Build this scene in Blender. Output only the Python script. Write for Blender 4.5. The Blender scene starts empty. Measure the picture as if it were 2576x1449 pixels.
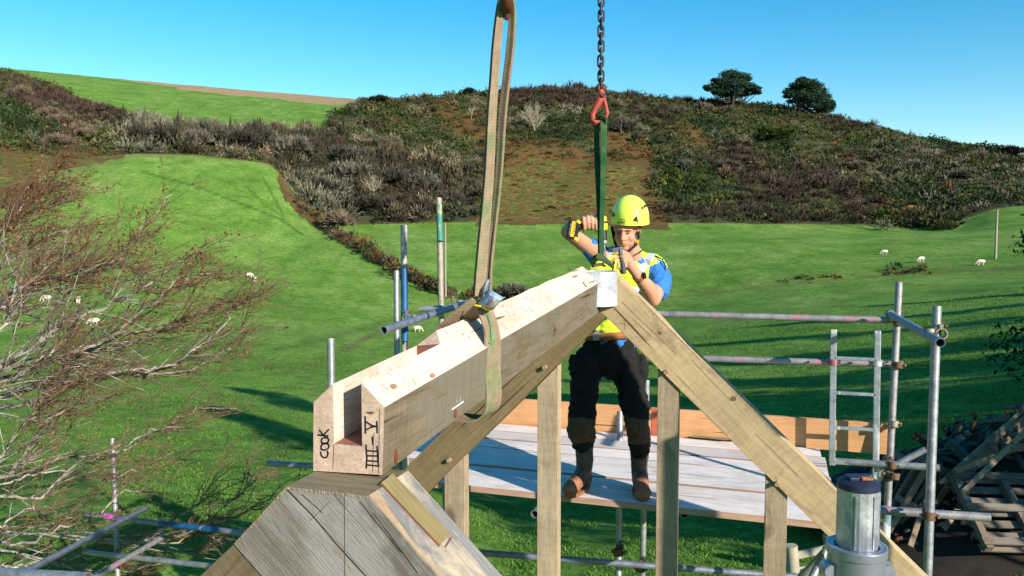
import bpy, bmesh, math, random
import numpy as np
from mathutils import Vector, Matrix, Quaternion
random.seed(7)
rng = np.random.default_rng(11)
R_ = math.radians
scene = bpy.context.scene
COL = scene.collection

# ------------------------------------------------------------------ camera
YAW, PITCH, FOC, CW, CH = R_(18), R_(3.85), 2000.0, 2576.0, 1449.0
CAM = Vector((0, 0, 4.5))
cd = bpy.data.cameras.new('camera'); cam = bpy.data.objects.new('camera', cd); COL.objects.link(cam)
cam.location = CAM; cam.rotation_euler = (R_(90) - PITCH, 0, YAW)
cd.sensor_width = 36; cd.lens = 36 * FOC / CW; cd.clip_start = .05; cd.clip_end = 9000
scene.camera = cam
# ------------------------------------------------------------------ light
SUN_AZ = R_(-122)      # heading of the sun, counted anticlockwise from +Y
SUN_EL = R_(23.5)
TO_SUN = Vector((-math.sin(SUN_AZ) * math.cos(SUN_EL), math.cos(SUN_AZ) * math.cos(SUN_EL), math.sin(SUN_EL)))
world = bpy.data.worlds.new('World'); scene.world = world; world.use_nodes = True
wn = world.node_tree.nodes; wl = world.node_tree.links
for n in list(wn): wn.remove(n)
sky = wn.new('ShaderNodeTexSky'); sky.sky_type = 'NISHITA'; sky.sun_disc = False
sky.sun_elevation = SUN_EL; sky.sun_rotation = -SUN_AZ
sky.air_density = 1.0; sky.dust_density = 0.2; sky.ozone_density = 1.6; sky.altitude = 0
hs = wn.new('ShaderNodeHueSaturation'); hs.inputs['Saturation'].default_value = 1.56; hs.inputs['Hue'].default_value = .488
bg = wn.new('ShaderNodeBackground'); bg.inputs[1].default_value = 0.108
wo = wn.new('ShaderNodeOutputWorld')
wl.new(sky.outputs[0], hs.inputs['Color']); wl.new(hs.outputs[0], bg.inputs[0]); wl.new(bg.outputs[0], wo.inputs[0])
sd = bpy.data.lights.new('sun', 'SUN'); sd.energy = 4.6; sd.angle = R_(.53); sd.color = (1, .93, .82)
so = bpy.data.objects.new('sun', sd); COL.objects.link(so)
so.rotation_euler = TO_SUN.to_track_quat('Z', 'Y').to_euler()
scene.view_settings.view_transform = 'Standard'; scene.view_settings.look = 'None'
scene.view_settings.exposure = 0.8; scene.view_settings.gamma = 1
try: scene.view_settings.use_curve_mapping = False
except Exception: pass

# ------------------------------------------------------------------ pixel -> place helpers
RT = Vector((math.cos(YAW), math.sin(YAW), 0)); F0 = Vector((-math.sin(YAW), math.cos(YAW), 0))
FW = F0 * math.cos(PITCH) - Vector((0, 0, 1)) * math.sin(PITCH)
UP = Vector((0, 0, 1)) * math.cos(PITCH) + F0 * math.sin(PITCH)
def ray(x, y): return FW + RT * ((x - CW / 2) / FOC) + UP * ((CH / 2 - y) / FOC)
def pt(x, y, d): return CAM + ray(x, y) * d
def onp(x, y, axis, val):
    r = ray(x, y); return CAM + r * ((val - CAM[axis]) / r[axis])
def onplane(x, y, p0, n):
    r = ray(x, y); return CAM + r * ((p0 - CAM).dot(n) / r.dot(n))

# ------------------------------------------------------------------ objects
def tag(o, label=None, cat=None, group=None, kind=None):
    if label: o['label'] = label
    if cat: o['category'] = cat
    if group: o['group'] = group
    if kind: o['kind'] = kind
    return o
def thing(name, label, cat, loc=(0, 0, 0), group=None):
    o = bpy.data.objects.new(name, None); COL.objects.link(o); o.location = loc; o.empty_display_size = .1
    return tag(o, label, cat, group)
def link_mesh(name, me, parent=None, mat=None):
    if mat is not None and len(me.materials) == 0:
        for m in (mat if isinstance(mat, (list, tuple)) else [mat]): me.materials.append(m)
    o = bpy.data.objects.new(name, me); COL.objects.link(o)
    if parent is not None: o.parent = parent
    return o
def wloc(p):
    v = Vector((0, 0, 0))
    while p is not None: v = v + p.location; p = p.parent
    return v
class MB:
    def __init__(s): s.v = []; s.f = []; s.m = []; s.cm = 0
    def add(s, vs, fs):
        b = len(s.v); s.v += [Vector(v) for v in vs]; s.f += [tuple(b + i for i in f) for f in fs]; s.m += [s.cm] * len(fs)
    def box(s, c, size, rot=None):
        hx, hy, hz = size[0] / 2, size[1] / 2, size[2] / 2
        vs = [Vector((x, y, z)) for z in (-hz, hz) for x, y in ((-hx, -hy), (hx, -hy), (hx, hy), (-hx, hy))]
        if rot is not None: vs = [rot @ v for v in vs]
        s.add([v + Vector(c) for v in vs], [(3, 2, 1, 0), (4, 5, 6, 7), (0, 1, 5, 4), (1, 2, 6, 5), (2, 3, 7, 6), (3, 0, 4, 7)])
    def bar(s, a, b, w, h, up=(0, 0, 1)):
        a = Vector(a); b = Vector(b); d = b - a; L = d.length; d.normalize()
        up = Vector(up); sx = d.cross(up)
        if sx.length < 1e-4: sx = d.cross(Vector((1, 0, 0)))
        sx.normalize(); u = sx.cross(d)
        s.box((a + b) / 2, (w, L, h), Matrix((sx, d, u)).transposed())
    def prism(s, poly, off):
        n = len(poly); off = Vector(off); poly = [Vector(p) for p in poly]
        s.add(poly + [p + off for p in poly], [tuple(range(n)), tuple(reversed(range(n, 2 * n)))] + [(i, i + n, (i + 1) % n + n, (i + 1) % n) for i in range(n)])
    def sweep(s, pts, rad, sides=8, cap=True, flat=None, refv=None):
        """tube along pts; rad number or list; flat = list of (rx, ry) factors"""
        pts = [Vector(p) for p in pts]; n = len(pts)
        if not isinstance(rad, (list, tuple)): rad = [rad] * n
        b = len(s.v); prev = None
        for i, p in enumerate(pts):
            t = (pts[min(i + 1, n - 1)] - pts[max(i - 1, 0)]); t.normalize()
            if prev is None:
                a = Vector(refv) if refv is not None else (Vector((0, 0, 1)) if abs(t.z) < .9 else Vector((1, 0, 0)))
            else: a = prev
            x = a - t * a.dot(t); x.normalize(); prev = x; y = t.cross(x)
            fx, fy = flat if flat else (1, 1)
            for k in range(sides):
                an = 2 * math.pi * k / sides
                s.v.append(p + (x * math.cos(an) * fx + y * math.sin(an) * fy) * rad[i])
        for i in range(n - 1):
            for k in range(sides):
                k2 = (k + 1) % sides
                s.f.append((b + i * sides + k, b + i * sides + k2, b + (i + 1) * sides + k2, b + (i + 1) * sides + k)); s.m.append(s.cm)
        if cap:
            s.f.append(tuple(b + k for k in reversed(range(sides)))); s.m.append(s.cm)
            s.f.append(tuple(b + (n - 1) * sides + k for k in range(sides))); s.m.append(s.cm)
    def pipe(s, a, b, r, wall=.0035, sides=20):
        a = Vector(a); b = Vector(b); t = (b - a).normalized()
        x = t.orthogonal().normalized(); y = t.cross(x); bs = len(s.v)
        for p, rr in ((a, r), (b, r), (b, r - wall), (a, r - wall)):
            for k in range(sides):
                an = 2 * math.pi * k / sides; s.v.append(p + (x * math.cos(an) + y * math.sin(an)) * rr)
        for q in range(4):
            for k in range(sides):
                k2 = (k + 1) % sides; q2 = (q + 1) % 4
                s.f.append((bs + q * sides + k, bs + q * sides + k2, bs + q2 * sides + k2, bs + q2 * sides + k)); s.m.append(s.cm)
    def ball(s, c, r, seg=10, rings=6, rot=None):
        if not isinstance(r, (tuple, list)): r = (r, r, r)
        vs = [Vector((0, 0, -r[2]))]
        for i in range(1, rings):
            ph = -math.pi / 2 + math.pi * i / rings
            for k in range(seg):
                an = 2 * math.pi * k / seg; vs.append(Vector((math.cos(an) * math.cos(ph) * r[0], math.sin(an) * math.cos(ph) * r[1], math.sin(ph) * r[2])))
        vs.append(Vector((0, 0, r[2]))); fs = []
        for k in range(seg):
            k2 = (k + 1) % seg; fs.append((0, 1 + k2, 1 + k))
            for i in range(rings - 2): fs.append((1 + i * seg + k, 1 + i * seg + k2, 1 + (i + 1) * seg + k2, 1 + (i + 1) * seg + k))
            fs.append((1 + (rings - 2) * seg + k, 1 + (rings - 2) * seg + k2, len(vs) - 1))
        if rot is not None: vs = [rot @ v for v in vs]
        s.add([v + Vector(c) for v in vs], fs)
    def build(s, name, mat, parent=None, smooth=False, bevel=0, origin=None, angle=40):
        o0 = wloc(parent) if parent is not None else (Vector(origin) if origin is not None else Vector((0, 0, 0)))
        me = bpy.data.meshes.new(name); me.from_pydata([tuple(v - o0) for v in s.v], [], s.f); me.validate()
        if any(s.m) and len(me.polygons) == len(s.m): me.polygons.foreach_set('material_index', s.m)
        if smooth: 
            me.polygons.foreach_set('use_smooth', [True] * len(me.polygons))
            try: me.set_sharp_from_angle(angle=R_(angle))
            except Exception: pass
        o = link_mesh(name, me, parent, mat)
        if parent is None and origin is not None: o.location = origin
        if bevel:
            m = o.modifiers.new('bevel', 'BEVEL'); m.width = bevel; m.segments = 2; m.limit_method = 'ANGLE'; m.angle_limit = R_(35)
        return o
def np_mesh(name, V, F, mat, parent=None, col=None, k=3, smooth=False):
    """V (n,3), F (m,k); col (n,4) optional colour attribute 'tint'"""
    me = bpy.data.meshes.new(name); n = len(V); m = len(F)
    me.vertices.add(n); me.vertices.foreach_set('co', np.asarray(V, np.float32).ravel())
    me.loops.add(m * k); me.loops.foreach_set('vertex_index', np.asarray(F, np.int32).ravel())
    me.polygons.add(m); me.polygons.foreach_set('loop_start', np.arange(0, m * k, k, dtype=np.int32))
    if smooth: me.polygons.foreach_set('use_smooth', np.ones(m, bool))
    me.update(calc_edges=True)
    if col is not None:
        a = me.color_attributes.new('tint', 'FLOAT_COLOR', 'POINT'); a.data.foreach_set('color', np.asarray(col, np.float32).ravel())
    return link_mesh(name, me, parent, mat)

# ------------------------------------------------------------------ materials
def S(c):   # sRGB 0-255 -> linear
    return tuple(((x / 255) / 12.92 if x / 255 <= .04045 else ((x / 255 + .055) / 1.055) ** 2.4) for x in c) + (1,)
class Mat:
    def __init__(s, name, rough=.8, metal=0, spec=.3):
        s.m = bpy.data.materials.new(name); s.m.use_nodes = True; s.n = s.m.node_tree.nodes; s.l = s.m.node_tree.links
        s.b = s.n['Principled BSDF']; s.b.inputs['Roughness'].default_value = rough; s.b.inputs['Metallic'].default_value = metal
        s.b.inputs['Specular IOR Level'].default_value = spec
    def N(s, t, **kw):
        n = s.n.new(t)
        for k, v in kw.items():
            if k in n.inputs: 
                if hasattr(v, 'is_output'): s.l.new(v, n.inputs[k])
                else: n.inputs[k].default_value = v
            else: setattr(n, k, v)
        return n
    def coord(s, scale=(1, 1, 1), rot=(0, 0, 0), kind='Object'):
        tc = s.N('ShaderNodeTexCoord'); mp = s.N('ShaderNodeMapping'); s.l.new(tc.outputs[kind], mp.inputs[0])
        mp.inputs['Rotation'].default_value = rot
        mp2 = s.N('ShaderNodeMapping'); s.l.new(mp.outputs[0], mp2.inputs[0]); mp2.inputs['Scale'].default_value = scale
        return mp2.outputs[0]
    def noise(s, vec, scale=5, detail=4, rough=.55, dist=0):
        n = s.N('ShaderNodeTexNoise'); s.l.new(vec, n.inputs['Vector']); n.inputs['Scale'].default_value = scale
        n.inputs['Detail'].default_value = detail; n.inputs['Roughness'].default_value = rough; n.inputs['Distortion'].default_value = dist
        return n.outputs['Fac']
    def ramp(s, fac, stops):
        r = s.N('ShaderNodeValToRGB'); s.l.new(fac, r.inputs[0]); e = r.color_ramp.elements
        while len(e) < len(stops): e.new(.5)
        for q, (p, c) in zip(e, stops):
            q.position = p; q.color = c if not isinstance(c, (int, float)) else (c, c, c, 1)
        return r.outputs[0]
    def mix(s, fac, a, b, mode='MIX'):
        n = s.N('ShaderNodeMix', data_type='RGBA', blend_type=mode)
        for i, v in ((0, fac), (6, a), (7, b)):
            if hasattr(v, 'is_output'): s.l.new(v, n.inputs[i])
            else: n.inputs[i].default_value = v
        return n.outputs[2]
    def mul(s, a, b, op='MULTIPLY'):
        n = s.N('ShaderNodeMath', operation=op)
        for i, v in ((0, a), (1, b)):
            if hasattr(v, 'is_output'): s.l.new(v, n.inputs[i])
            else: n.inputs[i].default_value = v
        return n.outputs[0]
    def col(s, c):
        if hasattr(c, 'is_output'): s.l.new(c, s.b.inputs['Base Color'])
        else: s.b.inputs['Base Color'].default_value = c
        return s
    def bump(s, h, strength=.4, dist=.01):
        b = s.N('ShaderNodeBump'); b.inputs['Strength'].default_value = strength; b.inputs['Distance'].default_value = dist
        s.l.new(h, b.inputs['Height']); s.l.new(b.outputs[0], s.b.inputs['Normal']); return s
    def rgh(s, f, a, b):
        m = s.N('ShaderNodeMapRange'); s.l.new(f, m.inputs[0]); m.inputs[3].default_value = a; m.inputs[4].default_value = b
        s.l.new(m.outputs[0], s.b.inputs['Roughness']); return s
def simple(name, c, rough=.7, metal=0, var=.25, scale=30, bump=.15, spec=.3):
    M = Mat(name, rough, metal, spec); v = M.coord(); n = M.noise(v, scale, 5)
    dk = tuple(x * (1 - var) for x in c[:3]) + (1,); lt = tuple(min(1, x * (1 + var)) for x in c[:3]) + (1,)
    M.col(M.ramp(n, [(.3, dk), (.7, lt)])); M.bump(n, bump, .003); return M.m
def wood(name, light, dark, rot=(0, 0, 0), long=1.6, stain=None, grey=None, saw=None, fine=1.0, bump=.5, knots=.0, contrast=1.0):
    """grain runs along the mapped Y axis"""
    M = Mat(name, .75, 0, .25)
    v = M.coord((26 * fine, long, 26 * fine), rot); v1 = M.coord((1, 1, 1), rot)
    g = M.noise(v, 1.6, 7, .65, .35); g2 = M.noise(v, 7, 4, .7)
    lo, hi = .5 - .2 / contrast, .5 + .2 / contrast
    c = M.ramp(g, [(lo, dark), (hi, light)])
    streak = M.ramp(g2, [(.42, .62), (.56, 1.0)])
    c = M.mix(.4, c, streak, 'MULTIPLY')
    big = M.noise(v1, 2.6, 5, .6, .4)
    c = M.mix(.5, c, M.ramp(big, [(.32, .6), (.62, 1.08)]), 'MULTIPLY')
    if stain is not None:
        st = M.noise(M.coord((1, .7, 1), rot), 5.2, 5, .6, .8); c = M.mix(M.ramp(st, [(.56, 0.0), (.68, .75)]), c, stain)
    if grey is not None:
        st = M.noise(M.coord((3, 1.2, 3), rot), 2.1, 6, .7, .5); c = M.mix(M.ramp(st, [(.44, 0.0), (.58, .85)]), c, grey)
    h = M.mul(M.mul(g, .5), M.mul(g2, .6), 'ADD')
    if saw is not None:   # saw marks across the grain
        w = M.noise(M.coord(saw, rot), 1.0, 3, .6); sm = M.ramp(w, [(.40, .72), (.54, 1.04)])
        c = M.mix(.3, c, sm, 'MULTIPLY'); h = M.mul(h, M.mul(w, .6), 'ADD')
    # drying checks
    ck = M.noise(M.coord((40 * fine, .9, 40 * fine), rot), .9, 2, .4, .2)
    cr = M.ramp(ck, [(.285, .18), (.31, 1.0)]); c = M.mix(1.0, c, cr, 'MULTIPLY')
    if knots:
        vo = M.N('ShaderNodeTexVoronoi'); M.l.new(M.coord((knots * 1.4, knots * .6, knots * 1.4), rot), vo.inputs['Vector']); vo.inputs['Scale'].default_value = 1
        c = M.mix(M.ramp(vo.outputs['Distance'], [(.06, .85), (.11, 0.0)]), c, tuple(x * .35 for x in dark[:3]) + (1,))
    oi = M.N('ShaderNodeObjectInfo'); c = M.mix(1.0, c, M.ramp(oi.outputs['Random'], [(0, (.80, .78, .76, 1)), (1, (1.12, 1.12, 1.12, 1))]), 'MULTIPLY')
    M.col(c); M.bump(h, bump, .004); return M.m
def steel(name, base=(150, 152, 155), patches=None, amount=.5, rough=.42, metal=.75, rust=None):
    M = Mat(name, rough, metal, .5); v = M.coord(); b = S(base)
    n = M.noise(v, 14, 6, .6); n2 = M.noise(M.coord((1, 1, .5)), 4.5, 5, .65, .6); sp = M.noise(v, 70, 3, .6)
    c = M.ramp(n, [(.3, tuple(x * .55 for x in b[:3]) + (1,)), (.7, b)])
    c = M.mix(.35, c, M.ramp(sp, [(.4, .55), (.6, 1.2)]), 'MULTIPLY')
    if patches is not None:
        f = M.ramp(n2, [(1 - amount, 0.0), (min(.99, 1.04 - amount), 1.0)]); c = M.mix(f, c, S(patches))
    if rust is not None:
        n3 = M.noise(v, 9, 6, .7, .5); c = M.mix(M.ramp(n3, [(.54, 0.0), (.64, .9)]), c, S(rust))
    M.col(c); M.bump(sp, .25, .002); M.rgh(n, rough - .1, rough + .25); return M.m

# ------------------------------------------------------------------ terrain
def vnoise(x, y, seed=0):
    xi = np.floor(x).astype(np.int64); yi = np.floor(y).astype(np.int64); fx = x - xi; fy = y - yi
    fx = fx * fx * (3 - 2 * fx); fy = fy * fy * (3 - 2 * fy)
    def h(a, b):
        n = (a * 374761393 + b * 668265263 + seed * 974711) & 0x7fffffff; n = ((n ^ (n >> 13)) * 1274126177) & 0x7fffffff
        return ((n ^ (n >> 16)) & 0xffff) / 65535.0
    return (h(xi, yi) * (1 - fx) + h(xi + 1, yi) * fx) * (1 - fy) + (h(xi, yi + 1) * (1 - fx) + h(xi + 1, yi + 1) * fx) * fy
def fbm(x, y, s, oct=4, seed=0):
    r = 0; a = .5; t = 0
    for k in range(oct): r = r + a * vnoise(x / s * 2 ** k + 17 * k, y / s * 2 ** k + 31 * k, seed + k); t += a; a *= .5
    return r / t
# rows of (pixel x, pixel y, metres): what the ground does from the foot of the scaffold to the skyline
CURVES = [
 [(-500, 1449, 10.5), (1288, 1449, 10.5), (3100, 1449, 10.5)],
 [(-500, 1150, 24), (1288, 1150, 23), (2000, 1150, 20), (2576, 1150, 17.5), (3100, 1150, 16.5)],
 [(-500, 950, 47), (0, 950, 48), (1200, 950, 52), (2000, 950, 37), (2576, 950, 29), (3100, 930, 27)],
 [(-500, 835, 70), (0, 830, 73), (400, 830, 77), (700, 835, 84), (1050, 838, 92), (1500, 835, 86), (2000, 810, 67), (2400, 790, 60), (2576, 780, 56), (3100, 745, 52)],
 [(-500, 715, 88), (0, 720, 92), (400, 715, 106), (700, 730, 119), (1130, 747, 118), (1500, 743, 117), (1700, 738, 114), (2000, 715, 110), (2400, 692, 107), (2576, 684, 104), (3100, 655, 96)],
 [(-500, 590, 116), (0, 600, 125), (400, 600, 142), (700, 610, 156), (905, 610, 162), (1130, 620, 158), (1500, 620, 158), (2000, 612, 152), (2400, 600, 152), (2576, 590, 150), (3100, 565, 146)],
 [(-500, 440, 165), (0, 440, 172), (200, 415, 188), (330, 385, 205), (500, 388, 214), (680, 410, 214), (735, 470, 206), (790, 535, 197), (880, 563, 192), (1200, 556, 190), (1500, 556, 190), (2000, 562, 194), (2300, 565, 200), (2420, 552, 206), (2500, 525, 214), (2576, 517, 218), (3100, 490, 228)],
 [(-500, 215, 285), (0, 250, 285), (200, 290, 282), (400, 325, 268), (600, 335, 262), (800, 345, 258), (905, 345, 262), (1130, 360, 262), (1500, 350, 262), (2000, 395, 262), (2400, 430, 266), (2576, 445, 270), (3100, 480, 282)],
 [(-500, 120, 480), (0, 170, 480), (160, 185, 475), (500, 216, 455), (800, 241, 430), (880, 248, 400), (930, 256, 345), (1000, 256, 330), (1180, 236, 320), (1290, 232, 315), (1400, 226, 315), (1480, 226, 320), (1600, 244, 325), (1700, 256, 332), (1850, 262, 335), (2000, 276, 340), (2100, 298, 340), (2200, 322, 340), (2300, 350, 345), (2400, 366, 350), (2500, 378, 355), (2576, 400, 360), (3100, 478, 380)],
]
def az_of(x, y):
    r = ray(x, y); return math.atan2(-r.x, r.y) - YAW     # anticlockwise from the view axis
def pix_to(x, y, dist):
    r = ray(x, y); h = math.hypot(r.x, r.y); return az_of(x, y), dist, CAM.z + r.z / h * dist
rows = []
for cv in CURVES:
    a = np.array(sorted(pix_to(*c) for c in cv)); rows.append(a)
AZF = np.arange(-38.0, 38.01, .095)
AZ = np.concatenate([np.arange(-180, -38, 4.0), AZF, np.arange(40, 180.1, 4.0)]) * math.pi / 180
def smooth1(v, k=7):
    kern = np.hanning(k + 2)[1:-1]; kern /= kern.sum(); p = np.pad(v, k // 2, mode='edge'); return np.convolve(p, kern, 'valid')
D0, Z0 = [], []
for i, a in enumerate(rows):
    D0.append(smooth1(np.interp(AZ, a[:, 0], a[:, 1]), 15)); Z0.append(smooth1(np.interp(AZ, a[:, 0], a[:, 2]), 15 if i < 7 else 9))
near = [(1.0, 0.05), (4.0, 0.02), (7.5, 0.0)]
DD = [np.full_like(AZ, d) for d, z in near] + D0 + [D0[-1] + 30, D0[-1] + 160, D0[-1] * 0 + 1500, D0[-1] * 0 + 6000]
ZZ = [np.full_like(AZ, z) for d, z in near] + Z0 + [Z0[-1] - 2.0, Z0[-1] - 28, Z0[-1] * 0 - 10, Z0[-1] * 0 - 60]
SUB = [3, 4, 6, 40, 40, 34, 34, 34, 40, 60, 60, 6, 6, 6, 4]
gd, gz = [], []
for i in range(len(DD) - 1):
    n = SUB[i]
    for j in range(n):
        t = j / n
        # cubic (Catmull-Rom over distance) keeps slopes continuous between rows
        p0, p1, p2, p3 = (max(i - 1, 0), i, i + 1, min(i + 2, len(DD) - 1))
        d = DD[p1] + (DD[p2] - DD[p1]) * t
        s1 = (ZZ[p2] - ZZ[p0]) / np.maximum(DD[p2] - DD[p0], 1e-3); s2 = (ZZ[p3] - ZZ[p1]) / np.maximum(DD[p3] - DD[p1], 1e-3)
        L = DD[p2] - DD[p1]; h00 = 2 * t**3 - 3 * t**2 + 1; h10 = t**3 - 2 * t**2 + t; h01 = -2 * t**3 + 3 * t**2; h11 = t**3 - t**2
        z = h00 * ZZ[p1] + h10 * L * s1 + h01 * ZZ[p2] + h11 * L * s2
        gd.append(d); gz.append(z)
gd.append(DD[-1]); gz.append(ZZ[-1]); gd = np.array(gd); gz = np.array(gz); NR, NA = gd.shape
ang = AZ[None, :] + YAW
gx = -np.sin(ang) * gd; gy = np.cos(ang) * gd
def project(x, y, z):
    vx, vy, vz = x - CAM.x, y - CAM.y, z - CAM.z
    d = vx * FW.x + vy * FW.y + vz * FW.z; d = np.where(np.abs(d) < .01, .01, d)
    return CW / 2 + FOC * (vx * RT.x + vy * RT.y) / d, CH / 2 - FOC * (vx * UP.x + vy * UP.y + vz * UP.z) / d, d
def inpoly(x, y, poly):
    c = np.zeros(x.shape, bool); n = len(poly)
    for i in range(n):
        x1, y1 = poly[i]; x2, y2 = poly[(i + 1) % n]
        if y1 == y2: continue
        c ^= ((y1 > y) != (y2 > y)) & (x < (x2 - x1) * (y - y1) / (y2 - y1) + x1)
    return c
sx, sy, sdp = project(gx, gy, gz)
vis = (sdp > 5) & (np.abs(ang - YAW) < R_(60))
jx = (fbm(gx, gy, 24, 5, 5) - .5) * 90 * np.clip(gd / 200, 0, 1); jy = (fbm(gx, gy, 24, 5, 9) - .5) * 46 * np.clip(gd / 200, 0, 1)
px_, py_ = sx + jx, sy + jy; pxf, pyf = sx + jx * .2, sy + jy * .2
rowi = np.repeat(np.arange(NR)[:, None], NA, 1)
ROW_G = 3 + sum(SUB[1:3]) - 0
rG = sum(SUB[:9]); rI = sum(SUB[:11])          # first row of the scrub band / of the skyline
FAR_FIELD = [(-900, 60), (-10, 150), (150, 160), (500, 190), (912, 225), (905, 262), (870, 275), (838, 303), (800, 330), (640, 334), (480, 318), (330, 300), (230, 268), (110, 208), (20, 180), (-400, 150)]
STUBBLE = [(130, 150), (500, 180), (925, 215), (925, 259), (840, 263), (700, 249), (560, 236), (400, 214), (230, 192)]
BRACKEN = [[(1190, 570), (1195, 500), (1240, 430), (1330, 392), (1500, 402), (1620, 415), (1650, 470), (1690, 530), (1700, 575)],
           [(1075, 262), (1180, 275), (1290, 345), (1420, 350), (1500, 400), (1300, 420), (1240, 400), (1180, 345), (1090, 300)],
           [(1480, 330), (1640, 340), (1660, 420), (1500, 420)], [(-40, 330), (60, 380), (330, 378), (330, 400), (120, 430), (60, 520), (-40, 520)],
           [(2095, 378), (2205, 432), (2215, 450), (2180, 445), (2100, 400)], [(1695, 300), (1775, 310), (1770, 365), (1700, 360)], [(2215, 480), (2262, 520), (2262, 552), (2205, 530)], [(700, 400), (745, 470), (800, 560), (760, 560), (715, 480)]]
ROUGH = [[(1200, 560), (1260, 440), (1340, 400), (1600, 420), (1640, 480), (1600, 545), (1500, 560)], [(-20, 380), (150, 395), (330, 388), (150, 450), (-20, 470)]]
scrub = (rowi >= rG) & (rowi < rI + 6) & vis
far = inpoly(pxf, pyf, FAR_FIELD) & scrub
scrub &= ~far
# the scrub spur that reaches down into the right-hand field, the hedge bank between the two fields, the ditch
def near_line(pts, w):
    r = np.full(sx.shape, 1e9)
    for (x1, y1), (x2, y2) in zip(pts[:-1], pts[1:]):
        dx, dy = x2 - x1, y2 - y1; t = np.clip(((sx - x1) * dx + (sy - y1) * dy) / (dx * dx + dy * dy), 0, 1)
        r = np.minimum(r, np.hypot(sx - x1 - t * dx, (sy - y1 - t * dy) * 1.6))
    return np.clip(1 - r / w, 0, 1)
BANK = [(735, 500), (800, 560), (870, 605), (930, 640), (1000, 680), (1070, 715), (1130, 740)]
SPUR = [(2230, 555), (2300, 548), (2390, 562)]
bank = near_line(BANK, 30) + near_line([(2180, 552), (2300, 548), (2385, 560)], 36)
ditch = near_line([(1180, 755), (1260, 750), (1500, 752), (1700, 742), (1950, 712), (2150, 696), (2350, 682), (2600, 672)], 9) * (rowi < rG)
dryg = .75 * near_line([(60, 520), (150, 440), (330, 392), (500, 391), (640, 402), (700, 420), (722, 470), (745, 520)], 11) + .6 * near_line([(880, 563), (1200, 556), (1500, 556), (2000, 563), (2300, 568), (2410, 556)], 7) + near_line([(1000, 815), (900, 860), (820, 905), (760, 930), (700, 940)], 16) + near_line([(1060, 790), (1000, 815)], 10)
brack = np.zeros(sx.shape)
for p in BRACKEN: brack = np.maximum(brack, inpoly(px_, py_, p) * 1.0)
rough_ = np.zeros(sx.shape)
for p in ROUGH: rough_ = np.maximum(rough_, inpoly(px_, py_, p) * 1.0)
stub0 = inpoly(sx, sy, [(1690, 250), (1800, 254), (1800, 263), (1700, 261)])
stub = inpoly(sx + jx * .3, sy + jy * .2, STUBBLE) * vis * (rowi > rG)
tracks = 1.6 * near_line([(360, 432), (520, 478), (700, 548), (760, 590)], 6) + 1.2 * near_line([(660, 445), (690, 500), (712, 540)], 5) + 1.0 * near_line([(620, 470), (660, 510), (712, 545)], 5)
trk2 = near_line([(700, 880), (850, 845), (1000, 800), (1150, 770)], 22) * .6
lift = np.where(scrub, 1.0, 0) * (fbm(gx, gy, 26, 4, 3) - .5) * 5.0 * np.clip((rowi - rG) / 14.0, 0, 1) * np.clip((rI - rowi) / 22.0, 0, 1)
lift = lift + np.clip(bank, 0, 1) * .9 * vis - ditch * .5
mid = np.clip((gd - 9) / 20, 0, 1) * vis
gz2 = gz + lift + (fbm(gx, gy, 7, 3, 21) - .5) * .35 * mid + (fbm(gx, gy, 1.3, 2, 4) - .5) * .06
gzf = gz2
col = np.zeros((NR, NA, 4)); col[..., 0] = np.clip(brack * vis * (1 - .55 * rough_) + .45 * (bank > .3) * (rowi < rG), 0, 1)
col[..., 1] = np.clip(scrub * (1 - rough_ * .9) + .8 * (np.clip(bank, 0, 1) > .25), 0, 1)
col[..., 2] = stub; col[..., 3] = np.clip(ditch * 1.3 + dryg * vis, 0, 1)
aux = np.zeros((NR, NA, 4)); aux[..., 0] = np.clip(tracks * vis, 0, 1); aux[..., 1] = np.clip(trk2 * vis, 0, 1); aux[..., 3] = 1
V = np.stack([gx, gy, gz2], -1).reshape(-1, 3)
ii = np.arange((NR - 1) * NA).reshape(NR - 1, NA)[:, :-1].ravel()
Fq = np.stack([ii, ii + NA, ii + NA + 1, ii + 1], 1)[:, ::-1]
M = Mat('grass_ground', .95, 0, .12)
vc = M.N('ShaderNodeVertexColor', layer_name='tint'); va = M.N('ShaderNodeVertexColor', layer_name='aux')
sp = M.N('ShaderNodeSeparateColor'); M.l.new(vc.outputs[0], sp.inputs[0]); sa = M.N('ShaderNodeSeparateColor'); M.l.new(va.outputs[0], sa.inputs[0])
v = M.coord()
n1 = M.noise(v, .09, 5, .6, .4); n2 = M.noise(v, .9, 5, .65); n3 = M.noise(v, 9, 5, .7); n4 = M.noise(M.coord((1, .3, 1), (0, 0, -.5)), .35, 4, .6); n5 = M.noise(v, 2.6, 5, .75)
g = M.ramp(n1, [(.3, (.086, .182, .020, 1)), (.5, (.132, .240, .034, 1)), (.72, (.185, .275, .062, 1))])
g = M.mix(.8, g, M.ramp(n4, [(.3, (.62, .72, .6, 1)), (.65, (1.15, 1.1, 1.2, 1))]), 'MULTIPLY')
g = M.mix(.75, g, M.ramp(n2, [(.3, (.55, .62, .5, 1)), (.5, 1.0), (.72, (1.4, 1.2, 1.5, 1))]), 'MULTIPLY')
g = M.mix(.7, g, M.ramp(n3, [(.34, .55), (.48, 1.0), (.66, 1.3)]), 'MULTIPLY')
g = M.mix(.75, g, M.ramp(n5, [(.34, (.45, .55, .4, 1)), (.5, 1.0), (.66, (1.5, 1.3, 1.6, 1))]), 'MULTIPLY')
dirt = M.ramp(M.noise(v, 1.4, 3, .6), [(.28, .8), (.31, 0.0)])
g = M.mix(M.mul(dirt, .25), g, (.10, .075, .04, 1))
g = M.mix(M.mul(sa.outputs[0], .6), g, (.016, .06, .008, 1)); g = M.mix(M.mul(sa.outputs[1], .8), g, (.055, .085, .02, 1))
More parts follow.
